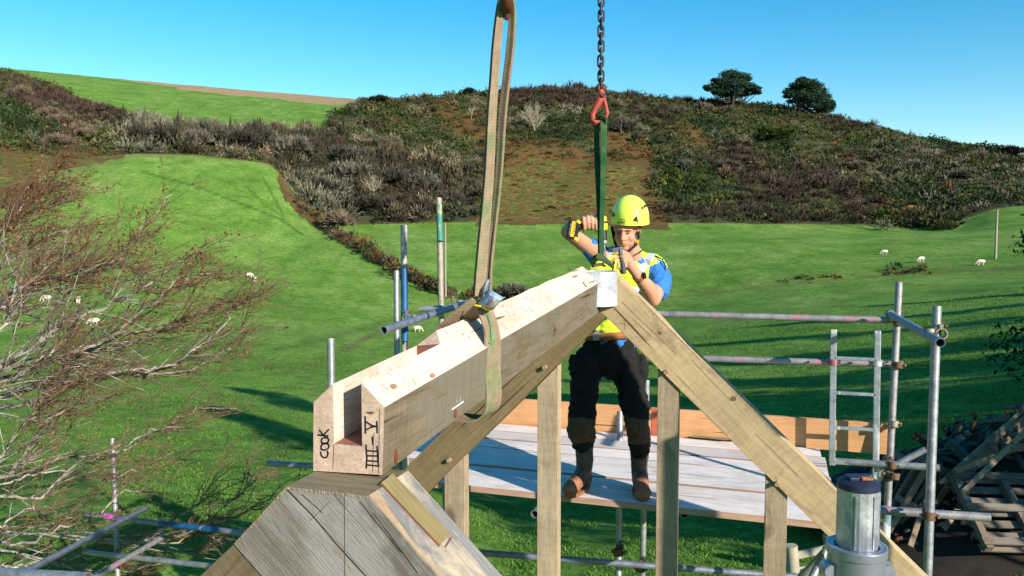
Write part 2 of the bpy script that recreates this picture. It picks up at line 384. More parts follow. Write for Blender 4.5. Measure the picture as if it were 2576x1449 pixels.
br = M.ramp(M.noise(v, .7, 6, .7), [(.3, (.085, .034, .014, 1)), (.5, (.160, .068, .026, 1)), (.62, (.125, .085, .03, 1)), (.75, (.19, .13, .06, 1))])
br = M.mix(.8, br, M.ramp(M.noise(v, 3.5, 4, .7), [(.35, .35), (.6, 1.15)]), 'MULTIPLY')
gr2 = M.mix(M.ramp(M.noise(v, .45, 6, .75), [(.41, 0.0), (.53, 1.0)]), (.060, .080, .018, 1), br)
sc_ = M.ramp(M.noise(v, .5, 6, .7), [(.3, (.032, .038, .015, 1)), (.55, (.058, .060, .025, 1)), (.75, (.10, .08, .04, 1))])
st = M.mix(.6, M.ramp(M.noise(M.coord((1, 8, 1), (0, 0, .25)), .22, 4), [(.3, (.24, .15, .085, 1)), (.7, (.42, .31, .15, 1))]), M.ramp(n3, [(.3, .7), (.7, 1.1)]), 'MULTIPLY')
dr = M.ramp(M.noise(v, 2.5, 5, .7), [(.3, (.07, .06, .02, 1)), (.6, (.17, .13, .06, 1))])
edge = M.noise(v, .8, 5, .7)
def thr(f, k=.5): return M.ramp(M.mul(M.mul(f, M.mul(edge, .8), 'ADD'), .6), [(.40 , 0.0), (.52, 1.0)])
c = M.mix(thr(sp.outputs[1]), g, sc_); c = M.mix(thr(sp.outputs[0]), c, gr2)
c = M.mix(sp.outputs[2], c, st)
c = M.mix(M.mul(vc.outputs[1], M.ramp(edge, [(.35, .2), (.6, 1.0)])), c, dr)
M.col(c); M.bump(M.mul(M.mul(n3, 1.0), M.mul(n2, 1.5), 'ADD'), .55, .10)
terrain = np_mesh('ground', V, Fq, M.m, None, col.reshape(-1, 4), 4, True)
a_ = terrain.data.color_attributes.new('aux', 'FLOAT_COLOR', 'POINT'); a_.data.foreach_set('color', aux.reshape(-1, 4).astype(np.float32).ravel())
tag(terrain, 'green valley pasture rising to scrubby hillsides and a stubble field', kind='structure')
gd1 = gd; 
def ground_z(x, y):
    d = math.hypot(x, y); a = math.atan2(-x, y) - YAW
    a = (a + math.pi) % (2 * math.pi) - math.pi
    j = int(np.clip(np.searchsorted(AZ, a) - 1, 0, NA - 2)); f = (a - AZ[j]) / (AZ[j + 1] - AZ[j])
    c0 = np.interp(d, gd[:, j], gz2[:, j]); c1 = np.interp(d, gd[:, j + 1], gz2[:, j + 1]); return float(c0 * (1 - f) + c1 * f)
GLINE = {}
def on_ground(x, y, dmin=5, nearest=True):
    """first point where the sight line through a pixel meets the ground"""
    r = ray(x, y); h = math.hypot(r.x, r.y); prev = None
    ds = np.concatenate([np.arange(dmin, 40, .25), np.arange(40, 700, .8)])
    for d in ds:
        p = CAM + r * (d / h); z = ground_z(p.x, p.y)
        if p.z <= z: return Vector((p.x, p.y, z))
    return Vector((p.x, p.y, z))

# ------------------------------------------------------------------ scrub (nobody could count it)
M = Mat('scrub_leaf', .9, 0, .1); vcl = M.N('ShaderNodeVertexColor', layer_name='tint'); M.col(vcl.outputs[0]); SCRUB_M = M.m
def bush_faces(kind, n, r):
    """unit-size bush: triangles (n,3,3), shade per triangle (n)"""
    ph = r.uniform(0, 2 * math.pi, n)
    if kind == 'leafy':
        cz = r.uniform(-.1, 1, n); rr = np.sqrt(np.clip(1 - cz * cz, 0, 1)) ; sc = r.uniform(.75, 1.12, n)
        lump = 1 + .22 * np.sin(ph * 3 + 1) * np.cos(cz * 5) + .12 * np.sin(ph * 7)
        c = np.stack([np.cos(ph) * rr * sc * lump, np.sin(ph) * rr * sc * lump, cz * sc * .9], 1)
        a = r.normal(0, 1, (n, 3)); b = r.normal(0, 1, (n, 3)); a /= np.linalg.norm(a, axis=1)[:, None]; b /= np.linalg.norm(b, axis=1)[:, None]
        s = r.uniform(.12, .26, n)[:, None]
        tri = np.stack([c + a * s, c + b * s, c - (a + b) * s * .6], 1); shade = r.uniform(.6, 1.35, n)
    else:
        # twigs that fan up and out
        el = np.arcsin(r.uniform(-.12, 1, n)); rr = r.uniform(.55, 1.0, n); core = r.random(n) < .34; rr = np.where(core, r.uniform(.2, .7, n), rr)
        lump = 1 + .15 * np.sin(ph * 3 + 2) * np.cos(el * 4) + .10 * np.sin(ph * 6 + el * 5)
        d = np.stack([np.cos(ph) * np.cos(el), np.sin(ph) * np.cos(el), np.sin(el)], 1); p = d * (rr * lump)[:, None] * np.array([1, 1, .8]) + np.array([0, 0, .15])
        q = p + (d + np.array([0, 0, .15])) * np.where(core, .35, r.uniform(.10, .26, n))[:, None] + r.normal(0, .06, (n, 3))
        w = r.normal(0, 1, (n, 3)); w /= np.linalg.norm(w, axis=1)[:, None]; w *= np.where(core, r.uniform(.08, .14, n), r.uniform(.016, .040, n))[:, None]
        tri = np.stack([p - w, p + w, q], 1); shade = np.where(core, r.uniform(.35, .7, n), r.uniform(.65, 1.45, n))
    return tri, shade
LIB = {k: [bush_faces(k, m, np.random.default_rng(i + 3)) for i in range(6)] for k, m in (('leafy', 62), ('twig', 150))}
OLIVE = [(.034, .044, .013), (.044, .050, .016), (.028, .040, .013), (.060, .058, .022), (.054, .044, .022)]
DARK = [(.016, .026, .010), (.020, .030, .012)]
GORSE = [(.028, .040, .010), (.06, .062, .012), (.022, .034, .010)]
PURP = [(.056, .042, .028), (.046, .038, .024), (.064, .044, .031), (.044, .040, .024)]
GREYB = [(.135, .120, .088), (.095, .092, .068), (.175, .148, .110), (.110, .112, .082)]
TAN = [(.20, .145, .095), (.23, .17, .12), (.17, .12, .08)]
BROWN = [(.15, .062, .022), (.19, .080, .028), (.11, .055, .022)]
mask = scrub.copy(); mask[:, (np.abs(AZ) > R_(37.5))] = False
# cell areas -> uniform density over the hillside
ri, ai = np.nonzero(mask[:-1, :-1])
area = (gd[ri + 1, ai] - gd[ri, ai]) * gd[ri, ai] * (AZ[ai + 1] - AZ[ai]); area = np.clip(area, 0, None)
NB = 15500
pick = rng.choice(len(ri), NB, p=area / area.sum())
bi, ba = ri[pick], ai[pick]; u = rng.random(NB); w_ = rng.random(NB)
bd = gd[bi, ba] * (1 - u) + gd[bi + 1, ba] * u; bang = AZ[ba] * (1 - w_) + AZ[ba + 1] * w_ + YAW
bx = -np.sin(bang) * bd; by = np.cos(bang) * bd; bz = gz2[bi, ba] * (1 - u) + gz2[bi + 1, ba] * u
bsx, bsy, _ = project(bx, by, bz)
bsx = bsx + (fbm(bx, by, 24, 5, 5) - .5) * 90; bsy = bsy + (fbm(bx, by, 24, 5, 9) - .5) * 46; bsx += rng.normal(0, 15, NB); bsy += rng.normal(0, 9, NB)
patch = fbm(bx, by, 22, 3, 77); patch2 = fbm(bx, by, 14, 3, 99); patch3 = fbm(bx, by, 30, 2, 131)
PURPLE_ZONES = [[(1780, 363), (1850, 363), (1925, 405), (1860, 415), (1780, 392)], [(1830, 415), (1930, 430), (2110, 440), (2180, 480), (2110, 500), (1925, 490), (1850, 450)], [(2110, 502), (2216, 502), (2216, 550), (2110, 550)], [(1280, 225), (1470, 215), (1500, 260), (1300, 270)], [(30, 190), (200, 240), (330, 300), (330, 330), (150, 300), (20, 250)]]
HEDGE = [(325, 300), (480, 290), (600, 300), (820, 330), (960, 400), (1180, 440), (1200, 540), (1000, 560), (900, 560), (790, 560), (720, 470), (690, 395), (500, 385), (330, 385)]
PALE_R = [(2150, 370), (2576, 420), (2620, 500), (2300, 500), (2180, 440)]
GORSE_Z = [(1640, 420), (1700, 400), (1800, 430), (1840, 500), (1700, 520), (1650, 480)]
zp = np.zeros(NB, bool)
for p in PURPLE_ZONES: zp |= inpoly(bsx, bsy, p)
zh = inpoly(bsx, bsy, HEDGE); zr = inpoly(bsx, bsy, PALE_R); zg = inpoly(bsx, bsy, GORSE_Z)
zb = np.zeros(NB, bool)
for p in BRACKEN: zb |= inpoly(bsx, bsy, p)
zrough = np.zeros(NB, bool)
for p in ROUGH: zrough |= inpoly(bsx, bsy, p)
tris, cols = [], []
def put(kind, x, y, z, r, h, c, rr, var=.38):
    k_ = float(np.clip(rr.lognormal(0, .28), .6, 1.9)); r *= k_; h *= k_
    tri, sh = LIB[kind][rr.integers(6)]; a = rr.uniform(0, 6.28); ca, sa_ = math.cos(a), math.sin(a)
    t = tri.reshape(-1, 3); q = np.stack([(t[:, 0] * ca - t[:, 1] * sa_) * r + x, (t[:, 0] * sa_ + t[:, 1] * ca) * r + y, t[:, 2] * h + z], 1)
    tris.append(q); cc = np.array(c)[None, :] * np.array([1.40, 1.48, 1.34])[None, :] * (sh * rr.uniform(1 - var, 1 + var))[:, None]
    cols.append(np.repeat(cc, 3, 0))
for i in range(NB):
    q = rng.random(); P = patch[i]; P2 = patch2[i]
    if zrough[i]:
        if q < .80 - .5 * (P - .5): continue
        put('twig', bx[i], by[i], bz[i] - .15, rng.uniform(.6, 1.5), rng.uniform(.25, .7), BROWN[rng.integers(3)], rng); continue
    if zb[i] and not zrough[i]:
        if q < .35: continue
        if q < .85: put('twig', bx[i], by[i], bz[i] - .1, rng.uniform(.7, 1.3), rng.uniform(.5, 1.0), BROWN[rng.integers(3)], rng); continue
    if zp[i] and q < .85: put('twig', bx[i], by[i], bz[i] - .2, rng.uniform(1.3, 2.2), rng.uniform(1.5, 2.4), [(.066, .040, .034), (.058, .036, .030), (.074, .046, .036)][rng.integers(3)], rng); continue
    if zh[i]:
        if q < .25: put('leafy', bx[i], by[i], bz[i] - .2, rng.uniform(1.2, 2), rng.uniform(1.2, 2.2), DARK[rng.integers(2)], rng)
        elif q < .93:
            pal = GREYB if P > .53 else (PURP if P2 > .5 else [(.056, .052, .034), (.044, .043, .028), (.070, .062, .042)])
            s = rng.uniform(.8, 1.25); put('twig', bx[i], by[i], bz[i] - .3, 2.3 * s, 3.1 * s, pal[rng.integers(3)], rng)
        else: put('twig', bx[i], by[i], bz[i], 2.0, 3.4, TAN[rng.integers(3)], rng)
        continue
    if zr[i]:
        if q < .60: put('leafy', bx[i], by[i], bz[i] - .2, rng.uniform(1.2, 2.2), rng.uniform(1.2, 2.4), (OLIVE + DARK)[rng.integers(7)], rng)
        elif q < .86: put('twig', bx[i], by[i], bz[i] - .2, rng.uniform(1.4, 2.3), rng.uniform(1.3, 2.2), (GREYB + [(.20, .165, .125)])[rng.integers(5)], rng)
        else: put('twig', bx[i], by[i], bz[i] - .2, rng.uniform(1.4, 2.2), rng.uniform(1.5, 2.6), (TAN + PURP)[rng.integers(7)], rng)
        continue
    if zg[i]:
        put('leafy', bx[i], by[i], bz[i] - .2, rng.uniform(1.2, 2.1), rng.uniform(1.2, 2.6), (GORSE + DARK + [(.17, .14, .02)] * (P > .52))[rng.integers(5)], rng); continue
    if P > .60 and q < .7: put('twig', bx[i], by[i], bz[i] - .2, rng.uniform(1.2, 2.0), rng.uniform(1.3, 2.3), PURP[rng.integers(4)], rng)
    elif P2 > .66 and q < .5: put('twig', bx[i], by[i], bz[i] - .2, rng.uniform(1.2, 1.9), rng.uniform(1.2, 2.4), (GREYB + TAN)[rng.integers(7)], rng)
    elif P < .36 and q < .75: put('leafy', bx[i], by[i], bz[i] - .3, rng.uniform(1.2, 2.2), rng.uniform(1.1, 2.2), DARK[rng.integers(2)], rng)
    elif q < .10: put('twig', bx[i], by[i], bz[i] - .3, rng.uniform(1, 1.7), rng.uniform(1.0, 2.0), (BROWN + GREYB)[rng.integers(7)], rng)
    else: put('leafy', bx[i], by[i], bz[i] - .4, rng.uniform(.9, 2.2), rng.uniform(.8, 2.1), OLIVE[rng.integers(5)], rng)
# bank between the fields and the spur at the right
for poly, n, h in ((BANK, 330, 1.0), (SPUR, 260, 2.0), ([(1180, 757), (1300, 745)], 26, 1.3), ([(2230, 688), (2330, 682)], 20, .6), ([(1960, 708), (2100, 697)], 20, .5)):
    for k in range(n):
        t = rng.random() * (len(poly) - 1); a = int(t); f = t - a; x = poly[a][0] * (1 - f) + poly[a + 1][0] * f; y = poly[a][1] * (1 - f) + poly[a + 1][1] * f
        g_ = on_ground(x + rng.normal(0, 9), y + rng.normal(0, 5 if h < 1.5 else 11), 60)
        pal = BROWN + PURP + GREYB[:2] if h <= 1.3 else OLIVE + DARK + PURP + GREYB[:1]
        s = rng.uniform(.6, 1.2); q_ = rng.random() < .65; pc_ = pal[rng.integers(len(pal))] if q_ else (OLIVE + DARK + BROWN[:1])[rng.integers(8)]; put('twig' if q_ else 'leafy', g_.x, g_.y, g_.z - .1, h * s, h * s, pc_, rng, .2)
Vt = np.concatenate(tris); Ct = np.concatenate(cols); Ct = np.concatenate([Ct, np.ones((len(Ct), 1))], 1)
scr = np_mesh('hillside_scrub', Vt, np.arange(len(Vt)).reshape(-1, 3), SCRUB_M, None, Ct)
tag(scr, 'dense gorse, bramble and leafless thicket covering the hillsides', 'scrub', kind='stuff')
del Vt, Ct, tris, cols
# grass tufts close to the building
n = 270000
dd = 8.5 * np.exp(rng.random(n) ** 1.15 * math.log(75 / 8.5)); aa = rng.uniform(-36, 36, n) * math.pi / 180 + YAW
tx = -np.sin(aa) * dd; ty = np.cos(aa) * dd
keep = fbm(tx, ty, .8, 3, 8) > .40; tx, ty, dd, aa = tx[keep], ty[keep], dd[keep], aa[keep]; n = len(tx)
ja = np.clip(np.searchsorted(AZ, aa - YAW) - 1, 0, NA - 2)
tz = np.empty(n)
for j in np.unique(ja):
    m_ = ja == j; tz[m_] = np.interp(dd[m_], gd[:, j], gz2[:, j])
w2 = rng.uniform(0, math.pi, n); s = rng.uniform(.5, 1.2, n) * (.7 + dd / 40); hw = .008 * s; hh = .042 * s
lx, ly = rng.normal(0, .04, n) * s, rng.normal(0, .04, n) * s
Vg = np.stack([np.stack([tx - np.cos(w2) * hw, ty - np.sin(w2) * hw, tz - .01], 1), np.stack([tx + np.cos(w2) * hw, ty + np.sin(w2) * hw, tz - .01], 1), np.stack([tx + lx, ty + ly, tz + hh], 1)], 1).reshape(-1, 3)
gc = np.array([(.09, .20, .024), (.11, .22, .03), (.065, .16, .018), (.15, .23, .05)])[rng.integers(0, 4, n)] * rng.uniform(.8, 1.2, (n, 1))
Cg = np.concatenate([np.repeat(gc, 3, 0), np.ones((n * 3, 1))], 1)
tag(np_mesh('grass', Vg, np.arange(n * 3).reshape(-1, 3), SCRUB_M, None, Cg), 'short green pasture grass blades around the scaffold', 'grass', kind='stuff')

# ------------------------------------------------------------------ timber frame
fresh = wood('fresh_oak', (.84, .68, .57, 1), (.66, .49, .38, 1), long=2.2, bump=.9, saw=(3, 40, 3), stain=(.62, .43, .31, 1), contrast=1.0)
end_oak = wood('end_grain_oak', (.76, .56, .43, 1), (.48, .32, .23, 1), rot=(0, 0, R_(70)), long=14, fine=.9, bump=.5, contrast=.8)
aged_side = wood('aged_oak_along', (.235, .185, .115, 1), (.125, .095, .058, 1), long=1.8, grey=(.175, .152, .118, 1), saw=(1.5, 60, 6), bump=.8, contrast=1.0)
rr_rot = (0, R_(-44), 0)
def slope_rot(deg):   # grain along a rafter that lies in the XZ plane, falling towards +X by deg
    return (0, R_(deg), R_(90))
tan_raf = wood('tan_oak_rafter', (.47, .35, .175, 1), (.31, .215, .10, 1), rot=(0, 0, R_(90)), long=1.5, stain=(.16, .11, .06, 1), saw=(5, 60, 5), bump=.35, contrast=.8)
def wood_dir(name, d, **kw):
    """wood whose grain runs along world direction d"""
    d = Vector(d).normalized(); q = d.rotation_difference(Vector((0, 1, 0))).to_euler('XYZ')
    return wood(name, rot=tuple(q), **kw)
SR = Vector((1, 0, -.985)); SL = Vector((-1, 0, -.97))
# --- ridge beam: one prism with an open slot sawn in its near end, tilted slightly up away from the camera
Pb = [pt(788, 1184, 1.83), pt(962, 1195, 1.83), pt(967, 1025, 1.83), pt(909, 962, 1.835), pt(838, 966, 1.835), pt(789, 1012, 1.83)]
Yf = sum(p.y for p in Pb) / 6
bdir = ray(1937, 461).normalized()
LB = (onp(1514, 745, 1, onp(1511, 781, 1, Yf).y).y)  # placeholder, replaced below
Pend = pt(1511, 781, 4.1)
def fl(p, y=None): return Vector((p.x, Yf if y is None else y, p.z))
face = [onp(788, 1184, 1, Yf), onp(962, 1195, 1, Yf), onp(967, 1025, 1, Yf), onp(909, 962, 1, Yf), onp(838, 966, 1, Yf), onp(789, 1012, 1, Yf)]
s_b = onp(905, 1122, 1, Yf); slot_l = face[4].x; slot_r = face[3].x; slot_z = s_b.z
YE = pt(1513, 740, 4.1).y
def along(p, y): return p + bdir * ((y - p.y) / bdir.y)
beam = thing('ridge_beam', 'massive new oak ridge beam with chamfered top and sawn slot, lettered on its near end', 'beam', along((face[0] + face[1]) / 2, Yf))
m = MB()
BL, BR, SRr, TR, TL, SLl = face
Y1 = Yf + .46      # the slot runs this far back
sb_l = Vector((slot_l, Yf, slot_z)); sb_r = Vector((slot_r, Yf, slot_z)); 
prof_slot = [BL, BR, SRr, TR, sb_r, sb_l, TL, SLl]
n = 8; f0 = prof_slot; f1 = [along(p, Y1) for p in prof_slot]
mid_top = 0
m.cm = 1; m.add(f0, [(0, 5, 4, 1), (1, 4, 3, 2), (0, 7, 6, 5)])     # near end in three pieces
m.cm = 0
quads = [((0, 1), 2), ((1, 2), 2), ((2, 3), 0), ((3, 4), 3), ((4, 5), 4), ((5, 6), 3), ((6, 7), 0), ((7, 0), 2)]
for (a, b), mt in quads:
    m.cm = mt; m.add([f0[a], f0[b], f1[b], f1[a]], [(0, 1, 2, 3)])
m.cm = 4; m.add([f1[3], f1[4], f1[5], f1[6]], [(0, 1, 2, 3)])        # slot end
ch_r, ch_l = (TR - SRr), (TL - SLl); t_ap = (ch_l.z * (TR.x - TL.x) - ch_l.x * (TR.z - TL.z)) / (ch_l.x * ch_r.z - ch_l.z * ch_r.x)
AP = TR + ch_r * t_ap
apf = along(AP, Y1 + .045); m.cm = 1; m.add([f1[3], f1[6], apf], [(0, 1, 2)])
# long solid part: both chamfers meet in a slightly wandering ridge
seg = 14; hexp = [BL, BR, SRr, AP, SLl]
ringv = []
for k in range(seg + 1):
    y = Y1 + (YE - Y1) * k / seg; r_ = [along(p, y) for p in hexp]
    if k == 0: r_[3] = apf
    elif k < seg: r_[3] += Vector((random.uniform(-.003, .003), 0, random.uniform(-.004, .002)))
    ringv.append(r_)
m.cm = 0; m.add([f1[2], f1[3], apf], [(0, 1, 2)]); m.add([f1[6], f1[7], apf], [(0, 1, 2)])
for k in range(seg):
    for a in range(5):
        b = (a + 1) % 5; m.cm = {0: 2, 1: 2, 2: 0, 3: 0, 4: 2}[a]
        m.add([ringv[k][a], ringv[k][b], ringv[k + 1][b], ringv[k + 1][a]], [(0, 1, 2, 3)])
m.cm = 1; m.add(ringv[-1], [(4, 3, 2, 1, 0)])
m.build('timber', [fresh, end_oak, aged_side, fresh, simple('brown_mortise', (.22, .10, .06, 1), .9, var=.4, scale=12, bump=.4)], beam)  # slot floor and end are a darker brown than the fresh oak
# peg holes and fresh plugs on the side face (normal +X), and two slots on the chamfer
def side_disc(x, y, rx, rz, mat, name, dep=.002):
    c = onp(x, y, 0, BR.x + .0015); mb = MB(); k = 14
    ring = [c + Vector((0, math.cos(6.283 * i / k) * rx, math.sin(6.283 * i / k) * rz)) for i in range(k)]
    mb.prism(ring, (dep, 0, 0)); return mb.build(name, mat, beam)
plug = wood('plug_oak', (.62, .46, .28, 1), (.42, .28, .15, 1), bump=.2)
dark_in = simple('dark_knot', S((120, 62, 40)), .9)
side_disc(1025, 1040, .011, .012, plug, 'peg'); side_disc(996, 1148, .008, .018, dark_in, 'knot'); side_disc(1146, 1040, .010, .012, dark_in, 'knot')
side_disc(1397, 828, .008, .010, dark_in, 'knot')
ink = Mat('marker_ink', .5, 0, .3).col((.012, .012, .016, 1)).m
cdirn = (TR - SRr); cn = cdirn.cross(bdir).normalized(); cn = cn if cn.z > 0 else -cn
def chamfer_pt(x, y): return onplane(x, y, SRr + cn * .001, cn)
brown_hole = simple('end_grain_hole', S((150, 112, 78)), .9)
for (x, y) in ((990, 972), (1088, 945)):
    c = chamfer_pt(x, y); mb = MB(); d1 = cdirn.normalized(); k = 12
    mb.prism([c + bdir * math.cos(6.283 * i / k) * .013 + d1 * math.sin(6.283 * i / k) * .007 for i in range(k)], cn * .0015); mb.build('peg_hole', brown_hole, beam)
for (x, y) in ((1471, 717), (1500, 706)):
    mb = MB()
    for q in range(3): mb.bar(chamfer_pt(x - 5 + q * 3, y - 6 + q * 4), chamfer_pt(x - 1 + q * 3, y - 3 + q * 4), .010, .002, cn)
    mb.build('ink_mark', ink, beam)
chalk = simple('chalk', (.7, .7, .66, 1), .95, var=.1)
mb = MB()
for (a, b) in (((1137, 1030), (1166, 1010)),): mb.bar(onp(*a, 0, BR.x + .001), onp(*b, 0, BR.x + .001), .004, .001, (1, 0, 0))
for q in range(5): mb.bar(onp(1122 + q * 9, 1018 - q * 2, 0, BR.x + .001), onp(1123 + q * 9, 975 - q * 3, 0, BR.x + .001), .0012, .001, (1, 0, 0))
mb.build('scribe_mark', chalk, beam)
# lettering on the end: strokes given in picture pixels on the end plane
def strokes(name, lines, w, parent, mat, plane_y):
    mb = MB()
    for ln in lines:
        P = [onp(x, y, 1, plane_y - .0006) for x, y in ln]
        for a, b in zip(P[:-1], P[1:]):
            if (b - a).length > 1e-5: mb.bar(a + (a - b).normalized() * w * .3, b + (b - a).normalized() * w * .3, w, .0008, (0, -1, 0))
    return mb.build(name, mat, parent)
def zz(pts): return [((1100 + x / 1.8111) * .67083, (1000 + y / 1.8111) * .67083) for x, y in pts]
COOK = [zz([(186, 1258), (190, 1282), (205, 1297), (222, 1296), (234, 1282), (236, 1264), (230, 1252)]),
        zz([(188, 1222), (190, 1240), (212, 1246), (236, 1236), (244, 1218), (236, 1204), (214, 1200), (196, 1208), (188, 1222)]),
        zz([(190, 1180), (194, 1196), (214, 1202), (236, 1192), (242, 1176), (232, 1162), (212, 1160), (196, 1168), (190, 1180)]),
        zz([(166, 1142), (200, 1146), (236, 1150)]), zz([(178, 1110), (204, 1146)]), zz([(204, 1144), (240, 1106)])]
ROM = [zz([(494, 1212), (500, 1300), (496, 1366)]), zz([(570, 1218), (574, 1290), (580, 1358)]), zz([(498, 1250), (572, 1254)]), zz([(498, 1284), (574, 1286)]), zz([(498, 1318), (576, 1322)]), zz([(498, 1346), (580, 1354)]),
       zz([(536, 1158), (542, 1208)]),
       zz([(488, 1018), (490, 1130)]), zz([(568, 1050), (570, 1128)]), zz([(490, 1050), (530, 1078), (570, 1088)]), zz([(490, 1110), (530, 1090), (570, 1082)])]
strokes('name_lettering', COOK, .0035, beam, ink, Yf); strokes('numeral_lettering', ROM, .0034, beam, ink, Yf)
pen = Mat('pencil', .6).col((.10, .08, .07, 1)).m
strokes('pencil_line', [[(955, 1030), (953, 1190)], [(940, 1090), (938, 1188)], [(840, 1118), (838, 1180)]], .0008, beam, pen, Yf)

# --- near rafter couple under the beam's near end
zt = face[0].z - .0015
Yn = onp(824, 1237, 2, zt).y
def nf(x, y): return onp(x, y, 1, Yn)
gp0, gp1 = nf(720, 1230), nf(926, 1240); gp0.z = gp1.z = zt
Yb = 0
sd_ = Vector((nf(1106, 1449) - nf(943, 1262))).normalized()        # slope of the right-hand rafter's back
# back edge of the slope surface
pn = sd_.cross(Vector((0, 1, 0))).normalized(); back = onplane(1140, 1311, gp1, pn); Yb = back.y
TH = Yb - Yn
grey_oak = wood_dir('weathered_grey_oak', sd_, light=(.30, .262, .228, 1), dark=(.165, .138, .115, 1), long=3.2, fine=1.5, stain=(.34, .20, .13, 1), grey=(.37, .345, .315, 1), bump=.9, contrast=.8)
grey_top = wood_dir('half_planed_oak', sd_, light=(.34, .33, .32, 1), dark=(.20, .19, .18, 1), long=2.0, grey=(.62, .50, .33, 1), bump=.8)
brown_near = wood_dir('brown_oak', Vector((-1, 0, -.95)), light=(.25, .185, .105, 1), dark=(.13, .092, .05, 1), long=1.5, saw=(4, 60, 4), bump=.6)
olive_top = wood('sawn_oak_top', (.33, .275, .17, 1), (.21, .165, .095, 1), rot=(0, 0, R_(90)), long=1.5, stain=(.12, .075, .04, 1), bump=.5, saw=(40, 8, 8))
nr = thing('near_rafter_pair', 'weathered grey oak rafters meeting in a flat-topped apex in the foreground', 'rafters', (gp1.x, Yn, zt))
seam_d = (nf(923, 1449) - nf(720, 1230)).normalized()
A = gp0; B = gp1; far_r = B + sd_ * 1.15; far_s = A + seam_d * 1.15; s0 = A; 
gapv = Vector((0, 0, 0))
def prism_mats(poly, dy, mats_side, name, mat):
    mb = MB(); n_ = len(poly); P = poly; Q = [p + Vector((0, dy, 0)) for p in P]
    mb.cm = 0; mb.add(P, [tuple(range(n_))]); mb.add(Q, [tuple(reversed(range(n_)))])
    for i in range(n_):
        j = (i + 1) % n_; mb.cm = mats_side[i]; mb.add([P[i], P[j], Q[j], Q[i]], [(0, 3, 2, 1)])
    return mb.build(name, mat, nr, bevel=.002)
# order of edges: A->B top, B->far_r slope, far_r->far_s end, far_s->A seam
e = .0012
sn = Vector((sd_.z, 0, -sd_.x))
prism_mats([A, B, far_r, far_s], TH, [1, 2, 0, 0], 'right_rafter', [grey_oak, olive_top, grey_top])
C1 = nf(588, 1368); dseam2 = (nf(659, 1449) - C1).normalized()
off = Vector((-.0018, 0, -.0005))
prism_mats([A + off, far_s + off, C1 + dseam2 * 1.15, C1], TH, [0, 0, 0, 1], 'left_rafter', [grey_oak, olive_top])
C2 = nf(503, 1449); dl = (C2 - C1).normalized()
prism_mats([C1 + Vector((-.0015, .004, -.0015)), C1 + dseam2 * 1.15 + Vector((-.0018, .004, 0)), C1 + dl * 1.5 + dseam2 * .9, C1 + dl * 1.5], TH - .008, [0, 0, 0, 0], 'lower_rafter', [brown_near])
# pale chamfer strip and the let-in spline on the slope
def sp_(x, y, h=.001): return onplane(x, y, gp1 + pn * h, pn)
if pn.z < 0: pn = -pn
mb = MB(); mb.prism([sp_(958, 1215, .0), sp_(1106, 1373, .0), sp_(1132, 1344, .0), sp_(987, 1193, .0)], pn * .0025)
mb.build('spline', wood_dir('olive_spline', sd_, light=(.36, .29, .13, 1), dark=(.26, .20, .085, 1), long=1.4, bump=.2, contrast=.7), nr)
mb = MB(); mb.bar(sp_(1120, 1376), sp_(1136, 1352), .003, .002, pn); mb.bar(sp_(956, 1216), sp_(1105, 1375), .0018, .0035, pn); mb.build('spline_joint', dark_in, nr)
saw_pale = wood_dir('pale_sawn_arris', sd_, light=(.66, .49, .31, 1), dark=(.44, .30, .18, 1), long=6, bump=1)
mb = MB(); q0 = gp1 + Vector((0, .002, .0008)); mb.prism([q0, q0 + sd_ * 1.1, q0 + sd_ * 1.1 + Vector((0, .007, 0)), q0 + sd_ * .12 + Vector((0, .012, 0)), q0 + Vector((0, .040, 0))], pn * .0012); mb.build('sawn_arris', saw_pale, nr)
mb = MB()
for (p, q, w) in (((722, 1231), (790, 1300), .0018), ((790, 1300), (850, 1372), .0015), ((850, 1372), (924, 1452), .002), ((760, 1243), (812, 1290), .0006), ((905, 1262), (1010, 1390), .0006), ((940, 1290), (1050, 1440), .0006)): mb.bar(nf(*p) - Vector((0, .0006, 0)), nf(*q) - Vector((0, .0006, 0)), w, .001, (0, -1, 0))
mb.build('shake', simple('deep_crack', (.02, .016, .013, 1), 1), nr)
mb = MB(); mb.bar(nf(867, 1240) - Vector((0, .0006, 0)), nf(868, 1449) - Vector((0, .0006, 0)), .0009, .0008, (0, -1, 0)); mb.bar(nf(780, 1310) - Vector((0, .0006, 0)), nf(830, 1262) - Vector((0, .0006, 0)), .0007, .0008, (0, -1, 0)); mb.build('pencil_line', pen, nr)
# ragged saw-torn splinters along the front top arris
mb = MB()
for k in range(60):
    t = random.random(); p = A.lerp(B, t) + Vector((0, -.0008, .001)); mb.bar(p, p + Vector((random.uniform(-.002, .002), -.001, -random.uniform(.002, .007))), .0012, .0008, (0, -1, 0))
for k in range(70):
    t = random.random(); p = A.lerp(C1, t) + Vector((.001, -.0008, 0)); mb.bar(p, p + Vector((random.uniform(.001, .006), -.001, random.uniform(-.006, .001))), .0012, .0008, (0, -1, 0))
mb.build('splinters', saw_pale, nr)

